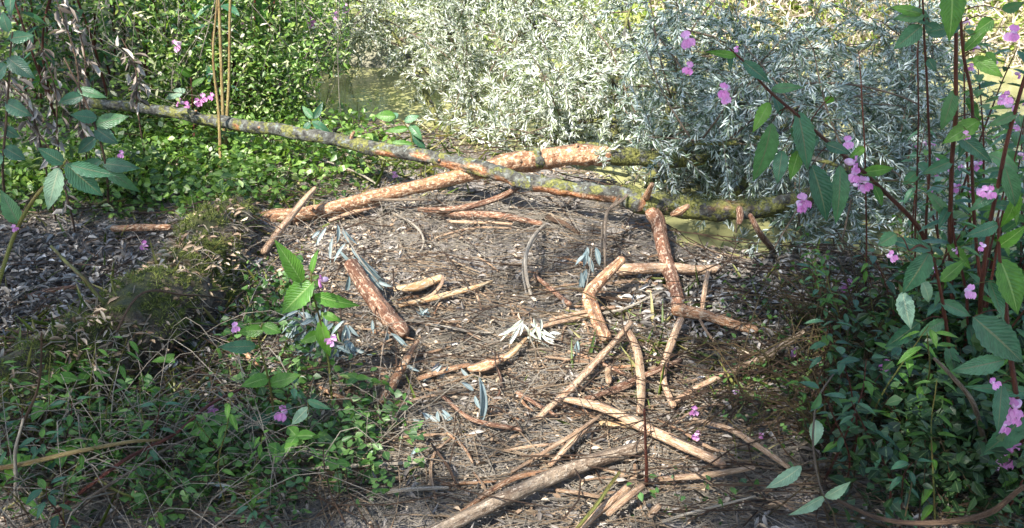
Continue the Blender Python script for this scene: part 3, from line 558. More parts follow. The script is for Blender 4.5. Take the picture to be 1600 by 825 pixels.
n = 340; Pq, nq, Tq = moss_on(Lp, [.065, .11, .12, .13, .13, .125, .12, .1], ml, n, .01, spread=.7); d_ = rdir(n, -.05, .25); Lq = rng.uniform(.06, .22, n); s4 = np.linspace(-.5, .5, 5)
cq = Pq[:, None] + nq[:, None] * .02 + d_[:, None] * (Lq[:, None] * s4)[..., None]; cq[..., 2] -= (Lq[:, None] * (s4 ** 2) * 1.1)
stuff_obj('dry_grass', fast_tubes(cq, rng.uniform(.0008, .002, n), 4), M['straw'], ml)
n = 300; Pm, nm, Tm = moss_on(Lp, [.06, .11, .12, .115, .11, .11, .11, .1], ml, n, .01, spread=.9)
stuff_obj('grass', scatter(T_BLADE, Pm, nm * .7 + rng.normal(size=(n, 3)) * .6 + np.array((.3, -.2, .0)), Tm, rng.uniform(.04, .12, n), .003), M['grass'], ml)

k_ = rng.integers(0, len(_rg), 16000); q_ = _rg[k_] + rng.normal(size=(16000, 2)) * .12; q_ = q_[(q_[:, 1] < 3.2) & (n1(q_[:, 0], q_[:, 1], 9, 4.) > -.1)]; n = len(q_)
P = np.stack([q_[:, 0], q_[:, 1], H(q_[:, 0], q_[:, 1])], 1)
stuff_obj('mossy_turf', scatter(T_BLADE, P, rdir(n, .8, .5), rdir(n), rng.uniform(.008, .028, n), .0022), M['moss'], None, 'moss and short turf banked along the old log at left', 'moss')
n = 2200; k_ = rng.integers(12, len(_rg), n); q_ = _rg[k_] + rng.normal(size=(n, 2)) * .2; P = np.stack([q_[:, 0], q_[:, 1], H(q_[:, 0], q_[:, 1])], 1)
stuff_obj('long_grass', scatter(T_BLADE, P, rdir(n, .35, .4) + np.array((.3, -.3, 0)), rdir(n), rng.uniform(.04, .13, n), rng.uniform(.0012, .0024, n)), M['grass'], None, 'long drooping grass below the mossy log at lower left', 'grass')
# ------------------------------------------------------------------ ground litter
def on_ground(n, dens, box=(-120, 1720, 95, 860), cut=0.):
    """random ground points, uniform on the ground, kept by a density over the picture"""
    P = []
    while len(P) < n:
        m_ = 20000; x = rng.uniform(-4.2, 4.2, m_); y = rng.uniform(1.55, 6.6, m_); z = H(x, y)
        px, py = pix((x, y, z)); k = (px > box[0]) & (px < box[1]) & (py < box[3]) & (z > WZ - .02)
        dv = dens(px, py); k &= rng.random(m_) < dv * (dv > cut)
        P += list(np.stack([x, y, z], 1)[k])
    return np.array(P[:n])
def bl(px, py, cx, cy, rx, ry): return np.exp(-(((px - cx) / rx) ** 2 + ((py - cy) / ry) ** 2))
d_grey = lambda x, y: np.clip(bl(x, y, 100, 490, 330, 110) * 1.2 + bl(x, y, 1270, 490, 260, 90) + .10 * bl(x, y, 800, 450, 400, 200) + .12 * (y > 600), 0, 1)
n = 17000; P = on_ground(n, d_grey); P[:, 2] += rng.uniform(.0, .02, n)
stuff_obj('leaf_litter', scatter(T_LIT, P, rdir(n, 0, .3), rdir(n, 1.3, .5), rng.uniform(.015, .045, n), rng.uniform(.003, .009, n)), M['litter_grey'], None, 'grey withered willow leaves littering the ground', 'leaf litter')
d_l = lambda x, y: np.clip(bl(x, y, 90, 480, 260, 90) + .9 * bl(x, y, 1230, 480, 200, 60) + .03 * (y > 560), 0, 1)
n = 5200; P = on_ground(n, d_l, cut=.15); P[:, 2] += rng.uniform(.004, .03, n)
stuff_obj('leaf_litter', scatter(T_LIT, P, rdir(n, 0, .3), rdir(n, 1.3, .5), rng.uniform(.02, .055, n), rng.uniform(.005, .011, n)), M['litter_pale'], None, 'pale grey curled willow leaves on top of the litter', 'leaf litter')
d_tan = lambda x, y: np.clip(.9 * bl(x, y, 470, 400, 160, 80) + .5 * bl(x, y, 700, 570, 300, 150) + .2, 0, 1)
n = 11000; P = on_ground(n, d_tan); P[:, 2] += rng.uniform(.0, .018, n)
stuff_obj('wood_shavings', scatter(T_LIT, P, rdir(n, 0, .25), rdir(n, 1.3, .5), rng.uniform(.01, .032, n), rng.uniform(.003, .010, n)), M['litter_tan'], None, 'tan gnawed shavings and dry leaf scraps scattered over the mud', 'shavings')
d_st = lambda x, y: np.clip(1.0 * bl(x, y, 720, 600, 330, 120) + .8 * bl(x, y, 950, 700, 300, 120) + .55 * bl(x, y, 560, 730, 260, 100) + .3 * bl(x, y, 90, 530, 200, 60) + .22 + .3 * bl(x, y, 850, 420, 250, 90) + .35 * (y > 720), 0, 1)
def straws(n, dens, Lr, rr, ang_s=.45, lift=.02):
    P = on_ground(n, dens); a = rng.normal(0, ang_s, n) + np.where(rng.random(n) < .3, rng.uniform(-1.5, 1.5, n), 0)
    L = rng.uniform(*Lr, n); d = np.stack([np.cos(a), np.sin(a), rng.normal(0, .05, n)], 1); s = np.linspace(-.5, .5, 4)
    bend = rng.normal(0, .07, n)
    c = P[:, None] + d[:, None] * (L[:, None] * s)[..., None]
    perp = np.stack([-d[:, 1], d[:, 0], 0 * a], 1)
    c += perp[:, None] * (bend[:, None] * L[:, None] * (1 - 4 * s ** 2))[..., None]
    c[..., 2] = H(c[..., 0], c[..., 1]) + rng.uniform(.002, lift, n)[:, None] + (d[:, 2] * L)[:, None] * s + .006
    return fast_tubes(c, rng.uniform(*rr, n), 4, .6)
stuff_obj('straw_litter', straws(10500, d_st, (.04, .26), (.0007, .0021), .7, .014), M['straw'], None, 'fine dry stems and straw strewn over the trampled mud', 'straw litter')
stuff_obj('stalk_litter', straws(1500, lambda x, y: np.clip(bl(x, y, 1350, 620, 300, 200) + bl(x, y, 200, 650, 350, 150) + .15, 0, 1), (.1, .4), (.0012, .003), .9, .08), M['brown_stem'], None, 'brown dead plant stalks fallen at both sides of the path', 'dead stalks')
stuff_obj('straw_litter', straws(1000, lambda x, y: np.clip(d_st(x, y) - .15, 0, 1), (.12, .36), (.0013, .0028), .5, .02), M['straw_l'], None, 'longer split stalks lying on top of the straw', 'straw litter')
def arcs(n, dens, Lr, hr, rr):
    P = on_ground(n, dens); a = rng.uniform(0, 6.28, n); L = rng.uniform(*Lr, n); h = rng.uniform(*hr, n); s_ = np.linspace(0, 1, 6)
    d = np.stack([np.cos(a), np.sin(a), 0 * a], 1); c = P[:, None] + d[:, None] * (L[:, None] * s_)[..., None]
    sk = rng.uniform(.6, 1.6, n)[:, None]
    c[..., 2] = P[:, 2:3] + .01 + h[:, None] * np.sin(math.pi * np.minimum(1, s_[None] ** sk * rng.uniform(.5, 1, n)[:, None]))
    return fast_tubes(c, rng.uniform(*rr, n), 4, .5)
stuff_obj('tangled_stems', arcs(520, lambda x, y: np.clip((bl(x, y, 1360, 550, 80, 60) + .6 * bl(x, y, 1430, 650, 190, 120)) * (y > 455), 0, 1), (.12, .45), (.03, .2), (.0012, .0030)), M['olive_stem'], None, 'olive and brown bent stems tangled at the right of the mud', 'dead stems')
stuff_obj('tangled_stems', arcs(360, lambda x, y: np.clip(bl(x, y, 200, 740, 260, 80) + .4 * bl(x, y, 480, 650, 120, 120), 0, 1), (.12, .45), (.02, .20), (.0010, .0022)), M['straw'], None, 'dry bent stems tangled over the lower left corner', 'dead stems')
stuff_obj('tangled_stems', arcs(260, lambda x, y: np.clip(bl(x, y, 720, 360, 220, 45), 0, 1), (.1, .4), (.01, .09), (.0008, .0018)), M['straw'], None, 'thin dry stems arching over the shaded mud behind the logs', 'dead stems')
# individually visible twigs
tws = []
for k, (mk_, lab, lo, hi) in enumerate([('peel_tan', 'thin peeled tan twig lying among the straw on the trampled mud', .10, .26), ('peel_orange', 'thin orange gnawed twig lying among the straw on the trampled mud', .07, .18), ('grey_wood', 'thin grey weathered twig lying on the dark mud', .09, .24)]):
    n_ = (70, 34, 40)[k]
    Pp = on_ground(n_, lambda x, y: np.clip(bl(x, y, 740, 600, 260, 110) + .9 * bl(x, y, 950, 690, 240, 110) + .35 * bl(x, y, 850, 480, 260, 90), 0, 1))
    protos = []
    for v in range(6):
        L = random.uniform(lo, hi); bnd = random.uniform(-.12, .12)
        V, Fc, uv, pk = tube([(-L / 2, 0, 0), (-L / 6, L * bnd, .002), (L / 6, L * bnd * 1.2, 0), (L / 2, 0, 0)], [.0032, .004, .004, .0025], sides=7, step=.02, amp=.15, wob=.0015)
        me = fast_mesh('twig', V, Fc, uv); me.materials.append(M[mk_]); protos.append(me)
    for v, p_ in enumerate(Pp):
        o = bpy.data.objects.new('twig', protos[v % 6]); COL.objects.link(o)
        o.location = (p_[0], p_[1], p_[2] + .012 + random.random() * .012)
        o.rotation_euler = (0, random.gauss(0, .05), random.gauss(0, .5) + (random.uniform(-1.5, 1.5) if random.random() < .4 else 0)); s_ = random.uniform(.7, 1.25); o.scale = (s_,) * 3
        tag(o, lab, 'twig', lab.split(' lying')[0].replace('twig', 'twigs') + ' on the mud')

# ------------------------------------------------------------------ green ground cover (stuff)
def cover(n, dens, hr, T, L, W, jitter=.5, zr=None):
    P = on_ground(n, dens, cut=.22); P[:, 2] += rng.uniform(0, 1, n) ** 1.3 * hr
    return scatter(T, P, rdir(n, 0, .45), rdir(n, 1.1, .6), rng.uniform(*L, n), rng.uniform(*W, n))
dl = lambda x, y: np.clip((bl(x, y, 380, 250, 190, 70) * 1.2 + bl(x, y, 120, 300, 200, 70)) * (y < 345), 0, 1)
stuff_obj('ground_cover', cover(8000, dl, .14, T_OV, (.018, .045), (.014, .034)), M['leaf_green'], None, 'low bright green leafy plants carpeting the bank behind the log', 'ground cover')
dc = lambda x, y: np.clip((1.1 * bl(x, y, 330, 740, 260, 80) + .5 * bl(x, y, 130, 650, 90, 70) + .8 * bl(x, y, 440, 560, 80, 110) + .6 * bl(x, y, 560, 690, 60, 60)) * (n1(x, y, .035, 2.) > -.25), 0, 1)
stuff_obj('ground_cover', cover(3600, dc, .12, T_OV, (.012, .034), (.010, .026)), M['leaf_mid'], None, 'green low creeping plants over the shaded lower left corner', 'ground cover')
dr = lambda x, y: np.clip(bl(x, y, 1530, 700, 200, 190) * 1.1, 0, 1) * (n1(x, y, .03, 5.) > -.35)
stuff_obj('undergrowth', cover(5200, dr, .28, T_OV, (.015, .045), (.012, .032)), M['leaf_shade'], None, 'tangled undergrowth with shade-darkened leaves filling the lower right corner', 'undergrowth')
stuff_obj('ground_cover', cover(700, lambda x, y: np.clip(.6 * bl(x, y, 1220, 620, 110, 130) + .5 * bl(x, y, 1060, 800, 110, 40) + .5 * bl(x, y, 1250, 480, 120, 40), 0, 1), .08, T_OV, (.010, .026), (.008, .018)), M['leaf_mid'], None, 'scattered small green leaves thinning out onto the mud at right', 'ground cover')
n = 3600; P = on_ground(n, lambda x, y: np.clip(.7 * bl(x, y, 200, 640, 260, 130) + .9 * bl(x, y, 640, 250, 120, 40) + .6 * bl(x, y, 1300, 560, 220, 120) + .5 * bl(x, y, 1010, 560, 90, 60) + .5 * bl(x, y, 320, 300, 220, 50), 0, 1))
stuff_obj('grass', scatter(T_BLADE, P + [0, 0, .01], rdir(n, .25, .35), rdir(n), rng.uniform(.03, .12, n), rng.uniform(.0015, .003, n)), M['grass'], None, 'sparse grass growing at the edges of the trampled path', 'grass')

# ------------------------------------------------------------------ leaf and flower parts
HERO = {}
for k, (serr, fold, droop, tw) in enumerate([(.06, .2, .3, .1), (.06, .3, .12, -.25), (.06, .12, .45, .2)]):
    HERO[k] = leaf_t(16, lance, fold, droop, serr, tw)
def hero_mesh(k, matk):
    key = (k, matk)
    if key not in HERO:
        T = HERO[k]; me = fast_mesh('leaf', *T[:2], T[2]); me.materials.append(M[matk]); HERO[key] = me
    return HERO[key]
def leaf_obj(parent, base, tip, width, matk='balsam', hint=None, name='leaf', mesh=None):
    base = Vector(base); tip = Vector(tip); X = (tip - base); L = X.length; X.normalize()
    h = Vector(hint) if hint is not None else Vector((random.gauss(0, .25), -.6 + random.gauss(0, .2), .8))
    Y = h.cross(X); Y.normalize(); Z = X.cross(Y)
    o = bpy.data.objects.new(name, mesh or hero_mesh(random.randrange(3), matk)); COL.objects.link(o); o.parent = parent
    m_ = Matrix((X * L, Y * width, Z * L * .6)).transposed().to_4x4(); m_.translation = base - wloc(parent)
    o.matrix_basis = m_
    return o
# flower: pouch with two lower petals and a hood
def ball(c, r, nu=8, nv=6):
    V = []; 
    for i in range(nv + 1):
        for j in range(nu):
            a = math.pi * (i + .02) / (nv + .04); b = 2 * math.pi * j / nu
            V.append((c[0] + r[0] * math.sin(a) * math.cos(b), c[1] + r[1] * math.sin(a) * math.sin(b), c[2] + r[2] * math.cos(a)))
    f = [(i * nu + j, i * nu + (j + 1) % nu, (i + 1) * nu + (j + 1) % nu, (i + 1) * nu + j) for i in range(nv) for j in range(nu)]
    return np.array(V), np.array(f)
def petal_mesh(nm_, c, rx, ry, rz, cup):
    V = []; nu, nv = 7, 5
    for i in range(nv):
        for j in range(nu):
            u = j / (nu - 1) * 2 - 1; v = i / (nv - 1); wdt = math.sin(math.pi * (.12 + .78 * v)) ** .7 * (1 + .12 * math.sin(7 * u + 5 * v))
            V.append((c[0] + u * wdt * rx, c[1] - cup * (u * u) * .6 - .15 * cup * math.sin(v * 5 + u * 3), c[2] + (v - .0) * rz * (1 + .1 * math.cos(u * 6))))
    f = [(i * nu + j, i * nu + j + 1, (i + 1) * nu + j + 1, (i + 1) * nu + j) for i in range(nv - 1) for j in range(nu - 1)]
    me = fast_mesh(nm_, np.array(V), np.array(f)); me.materials.append(M['petal']); return me
V, Fc = ball((0, .30, .05), (.30, .48, .32)); pouch_me = fast_mesh('flower', V, Fc); pouch_me.materials.append(M['petal_p'])
hood_me = petal_mesh('hood', (0, -.05, .15), .42, .2, .55, .25)
pet_l = petal_mesh('petal', (-.24, -.12, -.02), .38, .2, -.75, .3); pet_r = petal_mesh('petal', (.24, -.16, -.02), .38, .2, -.7, .3)
def flower_at(parent, p, size, rz=None):
    f = bpy.data.objects.new('flower', pouch_me); COL.objects.link(f); f.parent = parent
    f.location = Vector(p) - wloc(parent); f.scale = (size * .74,) * 3; f.rotation_euler = (random.gauss(-.15, .25), random.gauss(0, .3), rz if rz is not None else random.gauss(0, .6))
    for nm_, me in (('hood', hood_me), ('petal', pet_l), ('petal', pet_r)):
        c_ = bpy.data.objects.new(nm_, me); COL.objects.link(c_); c_.parent = f
    return f
def stem_part(root, P, r, matk, name='stem', sides=8):
    V, Fc, uv, pk = tube(P, r, sides=sides, step=.03, amp=.06, freq=10, taper=False, wob=.002)
    return own(name, V, Fc, M[matk], root, uv)

# hand-placed balsam plants near the camera: stem path, leaves (base, tip, px width, material), flowers
def px_plant(label, stem, rpx, stemmat, leaves, flowers, name='balsam_plant', cat='plant', Ydef=2.3, ground=None):
    P = [at(*q) for q in stem]
    base = P[0].copy()
    root = empty(name, (base[0], base[1], min(base[2], float(H(base[0], base[1])) + .02)), label, cat)
    stem_part(root, P, [rad(q * .66, p_) for q, p_ in zip(rpx, P)], stemmat)
    C = spline(P, 60); cp = np.array([pix(c_) for c_ in C])
    for (bx, by, tx, ty, wd, mk_) in leaves:
        i = int(np.argmin((cp[:, 0] - bx) ** 2 + (cp[:, 1] - by) ** 2)); Y = C[i][1]
        dd = math.hypot(cp[i][0] - bx, cp[i][1] - by)
        b_ = at(bx, by, Y); t_ = at(tx, ty, Y - random.uniform(-.02, .05))
        leaf_obj(root, b_, t_, rad(wd, b_), mk_, (random.gauss(0, .3), -1, random.uniform(.2, .7)))
        if dd > 8:
            stem_part(root, [C[i], (C[i] + b_) / 2 + [0, 0, .01], b_], [.0016, .0013, .001], stemmat, 'leaf_stalk', 5)
    for (x, y, s_) in flowers:
        i = int(np.argmin((cp[:, 0] - x) ** 2 + (cp[:, 1] - y) ** 2)); Y = C[i][1] - .03
        p_ = at(x, y, Y); flower_at(root, p_, rad(s_, p_) * .95)
        stem_part(root, [C[i], (C[i] + p_) / 2 + [0, 0, .015], p_ + [0, .005, .01]], [.001, .0008, .0008], 'green_stem', 'flower_stalk', 5)
    return root
b1, b2, b3 = 'balsam', 'balsam_b', 'balsam_p'
gY = lambda x, y: (x, y, G(x, y)[1])
px_plant('tall balsam leaning far left over the pond, big drooping dark leaves and several pink flowers',
  [gY(1500, 560), (1470, 450, 2.62), (1440, 365, 2.55), (1385, 300, 2.48), (1320, 243, 2.4), (1255, 190, 2.3), (1200, 140, 2.24), (1160, 92, 2.2), (1140, 76, 2.2)],
  [7, 6.5, 6, 5, 4.5, 4, 3.5, 3, 2], 'red_stem',
  [(1205, 192, 1190, 296, 40, b1), (1202, 160, 1178, 204, 24, b2), (1246, 174, 1270, 268, 40, b1), (1268, 258, 1303, 348, 44, b1), (1312, 258, 1316, 352, 32, b1), (1222, 235, 1216, 285, 26, b1),
   (1150, 88, 1108, 80, 14, b2), (1160, 95, 1205, 130, 22, b1), (1140, 80, 1142, 110, 12, b1), (1235, 200, 1262, 235, 22, b1), (1290, 225, 1330, 240, 20, b1), (1300, 150, 1290, 165, 16, b2),
   (1220, 180, 1212, 140, 20, b1), (1345, 270, 1400, 262, 20, b2), (1280, 215, 1240, 240, 22, b1), (1248, 235, 1236, 280, 24, b2), (1205, 140, 1250, 133, 18, b1), (1365, 290, 1382, 320, 20, b2)],
  [(1073, 60, 26), (1077, 105, 20), (1133, 140, 24), (1132, 152, 20), (1325, 222, 20), (1333, 255, 26), (1352, 285, 26), (1335, 272, 24), (1256, 312, 26), (1252, 320, 22), (1150, 76, 10)])
px_plant('upright balsam with thick green-and-red stem and a translucent leaf at the top edge',
  [gY(1530, 600), (1492, 480, 2.5), (1484, 380, 2.4), (1486, 280, 2.3), (1494, 180, 2.2), (1493, 80, 2.12), (1490, -30, 2.05)],
  [6, 5.5, 5.5, 5.5, 5.5, 5, 4], 'red_stem',
  [(1487, -35, 1493, 60, 44, b2), (1500, 40, 1450, 50, 26, b1), (1530, 188, 1474, 222, 32, b2), (1490, 250, 1440, 272, 24, b1), (1490, 140, 1476, 210, 26, b1), (1485, 340, 1450, 300, 20, b1), (1490, 205, 1555, 256, 26, b1), (1480, 380, 1520, 420, 22, b2)],
  [(1535, 300, 20), (1340, 290, 14), (1510, 210, 14)])
px_plant('slender balsam of two dark leaves at the top, left of the thick stem',
  [gY(1465, 560), (1450, 450, 2.6), (1447, 350, 2.5), (1452, 260, 2.42), (1450, 160, 2.35), (1445, 60, 2.28), (1440, -20, 2.24)], [3.5, 3.5, 3.2, 3, 3, 3, 2], 'red_stem',
  [(1440, 40, 1400, 76, 32, b1), (1452, 34, 1420, 15, 22, b1), (1445, 38, 1478, 58, 26, b1), (1440, 22, 1395, 8, 20, b2), (1450, 92, 1462, 110, 16, b1), (1448, 20, 1400, 30, 24, b1)], [])
px_plant('thin dark red balsam stem standing alone before the willow leaves, right',
  [gY(1425, 520), (1430, 400, 2.7), (1432, 300, 2.6), (1434, 200, 2.52), (1435, 80, 2.45), (1438, -10, 2.4)], [2.2, 2.2, 2, 2, 2, 1.5], 'red_stem', [(1434, 255, 1462, 275, 22, b1), (1434, 268, 1410, 290, 20, b1)], [])
px_plant('thin red balsam stem further left before the shade-tinted blue-grey willow',
  [gY(1352, 470), (1354, 360, 3.0), (1352, 250, 2.95), (1346, 150, 2.9), (1342, 80, 2.85)], [2, 2, 2, 1.8, 1], 'red_stem', [(1352, 270, 1375, 290, 16, b1), (1350, 230, 1325, 250, 16, b2)], [])
px_plant('dark-stemmed balsam with small leaves near the top right corner',
  [gY(1560, 620), (1530, 420, 2.4), (1520, 260, 2.3), (1518, 160, 2.25), (1508, 100, 2.2), (1503, 40, 2.15), (1500, -20, 2.1)], [5, 4.5, 4, 4, 4, 3.5, 3], 'red_stem',
  [(1506, 80, 1548, 38, 18, b2), (1520, 90, 1568, 118, 26, b2), (1552, 30, 1525, 50, 26, b2), (1566, 15, 1600, 5, 22, b1), (1540, 82, 1565, 112, 24, b2), (1520, 190, 1500, 250, 22, b1), (1545, 240, 1600, 265, 26, b1)], [(1583, 52, 26), (1572, 152, 20), (1580, 165, 18)])
px_plant('balsam with a red stem slanting to the right edge, upper right',
  [gY(1530, 560), (1535, 450, 2.3), (1550, 330, 2.22), (1572, 230, 2.15), (1600, 130, 2.1), (1625, 50, 2.05)], [6, 5.5, 5, 5, 4.5, 4], 'red_stem',
  [(1570, 260, 1595, 330, 32, b1), (1580, 200, 1555, 180, 20, b1), (1590, 175, 1545, 200, 18, b1), (1560, 290, 1520, 330, 24, b1), (1552, 320, 1598, 322, 18, b1), (1590, 300, 1575, 365, 28, b2)], [(1565, 155, 16), (1547, 300, 20), (1536, 298, 18)])
px_plant('balsam at the right edge with the largest overlapping blue-green leaves',
  [gY(1600, 760), (1590, 640, 1.85), (1578, 540, 1.8), (1570, 460, 1.78), (1560, 400, 1.76), (1560, 340, 1.75)], [7, 6.5, 6, 5, 4, 3], 'red_stem',
  [(1562, 405, 1602, 492, 54, b2), (1545, 437, 1572, 502, 32, b1), (1520, 495, 1612, 572, 58, b1), (1570, 562, 1490, 582, 34, b1), (1612, 612, 1515, 606, 22, b1), (1600, 650, 1540, 720, 50, b1), (1580, 690, 1530, 730, 36, b2), (1560, 385, 1600, 360, 26, b2), (1565, 600, 1560, 680, 28, b1), (1560, 350, 1520, 370, 24, b1)],
  [(1515, 455, 22), (1585, 635, 34), (1578, 690, 34), (1566, 715, 34), (1590, 650, 26), (1570, 665, 24), (1553, 598, 18)])
px_plant('balsam with one long blue-green hanging leaf and a pale leaf underneath, right of the pond',
  [gY(1495, 620), (1480, 520, 2.15), (1468, 450, 2.1), (1455, 400, 2.05), (1440, 385, 2.03), (1420, 392, 2.0)], [5, 4.5, 4, 3.5, 3, 2], 'red_stem',
  [(1452, 394, 1412, 464, 40, b1), (1410, 456, 1422, 514, 30, b3), (1440, 438, 1462, 478, 22, b3), (1437, 503, 1384, 548, 30, b1), (1455, 390, 1385, 372, 22, b1), (1470, 440, 1510, 405, 24, b2), (1468, 470, 1520, 495, 24, b1), (1475, 500, 1440, 525, 22, b1), (1400, 365, 1372, 385, 26, b1), (1480, 540, 1500, 590, 26, b1)],
  [(1393, 400, 18), (1384, 570, 18), (1386, 578, 14), (1535, 385, 14)])
px_plant('low runner with four pale leaves dangling at lower right',
  [(1302, 585, 1.95), (1280, 620, 1.9), (1272, 660, 1.85), (1270, 700, 1.8), (1278, 750, 1.75), (1290, 778, 1.7)], [2, 2.4, 2.4, 2.4, 2.2, 2], 'grey_wood',
  [(1274, 656, 1277, 697, 28, b3), (1252, 728, 1204, 771, 28, b3), (1288, 776, 1234, 807, 24, b3), (1290, 777, 1328, 756, 19, b3), (1270, 640, 1285, 620, 18, b1)], [], 'bramble_runner', 'plant')
px_plant('young balsam in the left foreground with bright green leaves and a pink flower',
  [gY(520, 640), (512, 560, 2.4), (500, 500, 2.38), (488, 455, 2.37), (486, 425, 2.36)], [3.2, 3, 2.6, 2.2, 1.8], 'green_stem',
  [(472, 441, 435, 380, 32, b2), (490, 440, 438, 490, 44, b2), (490, 462, 556, 480, 26, b2), (487, 428, 490, 390, 12, b2), (500, 500, 515, 560, 24, b2), (505, 490, 530, 500, 16, b2), (500, 520, 470, 535, 20, b2)],
  [(503, 438, 20), (519, 530, 20)])
px_plant('low balsam left of centre with dull green leaves over the mossy log side',
  [gY(430, 690), (425, 620, 2.15), (415, 570, 2.1), (405, 530, 2.08), (410, 505, 2.06)], [3, 3, 2.5, 2.2, 1.8], 'green_stem',
  [(400, 540, 345, 545, 24, b1), (412, 515, 370, 520, 22, b2), (410, 508, 440, 520, 22, b2), (420, 590, 380, 600, 26, b2), (420, 600, 470, 585, 26, b2), (424, 640, 455, 665, 22, b1), (424, 650, 380, 670, 24, b1)],
  [(367, 510, 16), (442, 645, 24)])
px_plant('balsam at the far left edge whose green stem slants up to large blue-green leaves',
  [gY(-25, 520), (-10, 470, 2.5), (22, 370, 2.48), (50, 315, 2.45), (95, 262, 2.4), (104, 250, 2.4)], [5, 5, 5, 4.5, 3.5, 2.5], 'green_stem',
  [(103, 256, 160, 308, 38, b1), (92, 262, 72, 330, 32, b3), (100, 255, 60, 232, 26, b1), (110, 258, 175, 275, 26, b1), (30, 350, 0, 300, 30, b1)], [(22, 355, 12)])

px_plant('balsam in the dark left thicket with big dusky blue-green leaves beside the lichen branch tip', [gY(170, 330), (165, 260, 3.7), (150, 200, 3.7), (130, 150, 3.75), (100, 90, 3.8)], [3, 3, 3, 2.4, 2], 'brown_stem',
  [(150, 195, 192, 180, 26, b1), (148, 200, 180, 222, 28, b1), (152, 185, 110, 178, 24, b1), (150, 215, 120, 240, 22, b1), (160, 255, 215, 262, 26, b1), (160, 260, 215, 300, 24, b1), (158, 250, 120, 275, 24, b1), (130, 150, 90, 160, 22, b1), (120, 140, 165, 150, 18, b1)], [(190, 240, 12)])
px_plant('shaded balsam at the upper left edge with broad dark blue leaves', [gY(10, 330), (5, 260, 3.5), (10, 180, 3.5), (15, 100, 3.5), (20, 50, 3.5)], [3, 3, 3, 2.4, 2], 'brown_stem',
  [(12, 90, 50, 120, 30, b1), (10, 100, -20, 130, 30, b1), (14, 60, 50, 55, 22, b1), (8, 160, 45, 180, 28, b1), (6, 230, 40, 250, 26, b1), (4, 240, -20, 260, 26, b1), (14, 50, 0, 20, 22, b1), (6, 200, 30, 215, 20, b1)], [])
px_plant('pale-leaved balsam with pink blossoms just above the middle of the lichen branch', [gY(305, 240), (303, 190, 4.7), (300, 150, 4.75), (297, 110, 4.8)], [2, 2, 1.6, 1.4], 'red_stem',
  [(290, 140, 252, 155, 16, b3), (300, 120, 275, 105, 12, b2), (305, 150, 335, 160, 12, b2), (300, 135, 320, 120, 12, b2)], [(281, 160, 14), (293, 165, 14), (308, 160, 14), (318, 152, 14), (331, 150, 12), (277, 70, 18)])
px_plant('balsam with pale pink blossoms near the top edge, left of the white willow glints', [gY(470, 190), (474, 120, 5.6), (478, 70, 5.6), (482, 20, 5.6)], [2, 2, 1.6, 1.4], 'red_stem',
  [(480, 60, 505, 75, 14, b2), (478, 50, 455, 70, 14, b2), (482, 25, 510, 15, 14, b2), (480, 100, 500, 120, 12, b2)], [(458, 28, 16), (484, 33, 18), (462, 93, 14), (436, 131, 12), (540, 12, 14), (524, 25, 14), (378, 40, 12)])
# generic balsam plants: four prototypes, copied
def proto(kind, label):
    root = empty('balsam_plant', (0, 0, 0), label, 'plant')
    hgt = (1.15, .95, 1.3, .55, .4)[kind]; lean = (.12, -.18, .05, .1, -.08)[kind]
    P = [(0, 0, 0), (lean * .3, .02, hgt * .4), (lean, -.03, hgt * .75), (lean * 1.3, -.08, hgt)]
    stem_part(root, P, [.007, .006, .004, .002] if kind < 3 else [.004, .003, .0025, .0015], 'red_stem' if kind != 3 else 'green_stem', sides=7)
    C = spline(P, 50); nw = (10, 9, 11, 7, 6)[kind]; rs = random.Random(kind + 3)
    for q in range(nw):
        k = int(49 * (.22 + .76 * q / (nw - 1))); a0 = rs.random() * 6.28
        for w_ in range(3 if kind < 3 else 2):
            a = a0 + w_ * (2.1 if kind < 3 else 3.14) + rs.gauss(0, .2); L = rs.uniform(.09, .15) * (1 if kind < 3 else .62)
            b_ = Vector(C[k]) + Vector((math.cos(a), math.sin(a), .3)) * .02
            tip = b_ + Vector((math.cos(a) * .9, math.sin(a) * .9, rs.uniform(-.55, .25))) * L
            leaf_obj(root, b_, tip, L * rs.uniform(.3, .4), ('balsam', 'balsam', 'balsam_b', 'balsam_b', 'balsam')[kind] if rs.random() < .7 else 'balsam_b', (0, 0, 1), mesh=None)
    if kind < 3:
        for q in range(3 if kind != 1 else 2):
            flower_at(root, Vector(C[-1]) + Vector((rs.gauss(0, .06), rs.gauss(0, .05), rs.uniform(-.18, .04))), .034)
    return root
PROT = {}
def put(kind, x, y, label, group, s=1., mats=None):
    if kind not in PROT:
        PROT[kind] = proto(kind, label); r = PROT[kind]; tree = None
        r.location = (0, 0, 0)
    src = PROT[kind]
    if src.get('used'):
        r = src.copy(); COL.objects.link(r)
        for c_ in src.children:
            d = c_.copy(); COL.objects.link(d); d.parent = r
            for g_ in c_.children:
                e = g_.copy(); COL.objects.link(e); e.parent = d
        del r['used']
    else: r = src; r['used'] = 1
    r.location = (x, y, float(H(x, y)) - .01); r.rotation_euler = (random.gauss(0, .08), random.gauss(0, .08), random.random() * 6.28); r.scale = (s,) * 3
    r['label'] = label; r['group'] = group
    return r
for k in range(46):                      # left bank thicket
    px = random.uniform(-60, 470); py = random.uniform(90, 205); p_ = G(px, py)
    if py > 330 or (p_[1] < 3.9): continue
    front = px < 240
    put(random.choice((0, 1, 2)), p_[0], p_[1], 'balsam plant in the shaded thicket at the left edge' if front else 'sunlit balsam plant in the thicket at upper left', 'balsams at the left edge' if front else 'balsams at upper left', random.uniform(.75, 1.1))
for k in range(44):                      # right bank thicket
    px = random.uniform(1400, 1680); py = random.uniform(440, 640); p_ = G(px, py)
    put(random.choice((0, 1, 2, 3)), p_[0], p_[1], 'balsam plant in the crowded thicket at the right edge', 'balsams at the right edge', random.uniform(.4, .75))
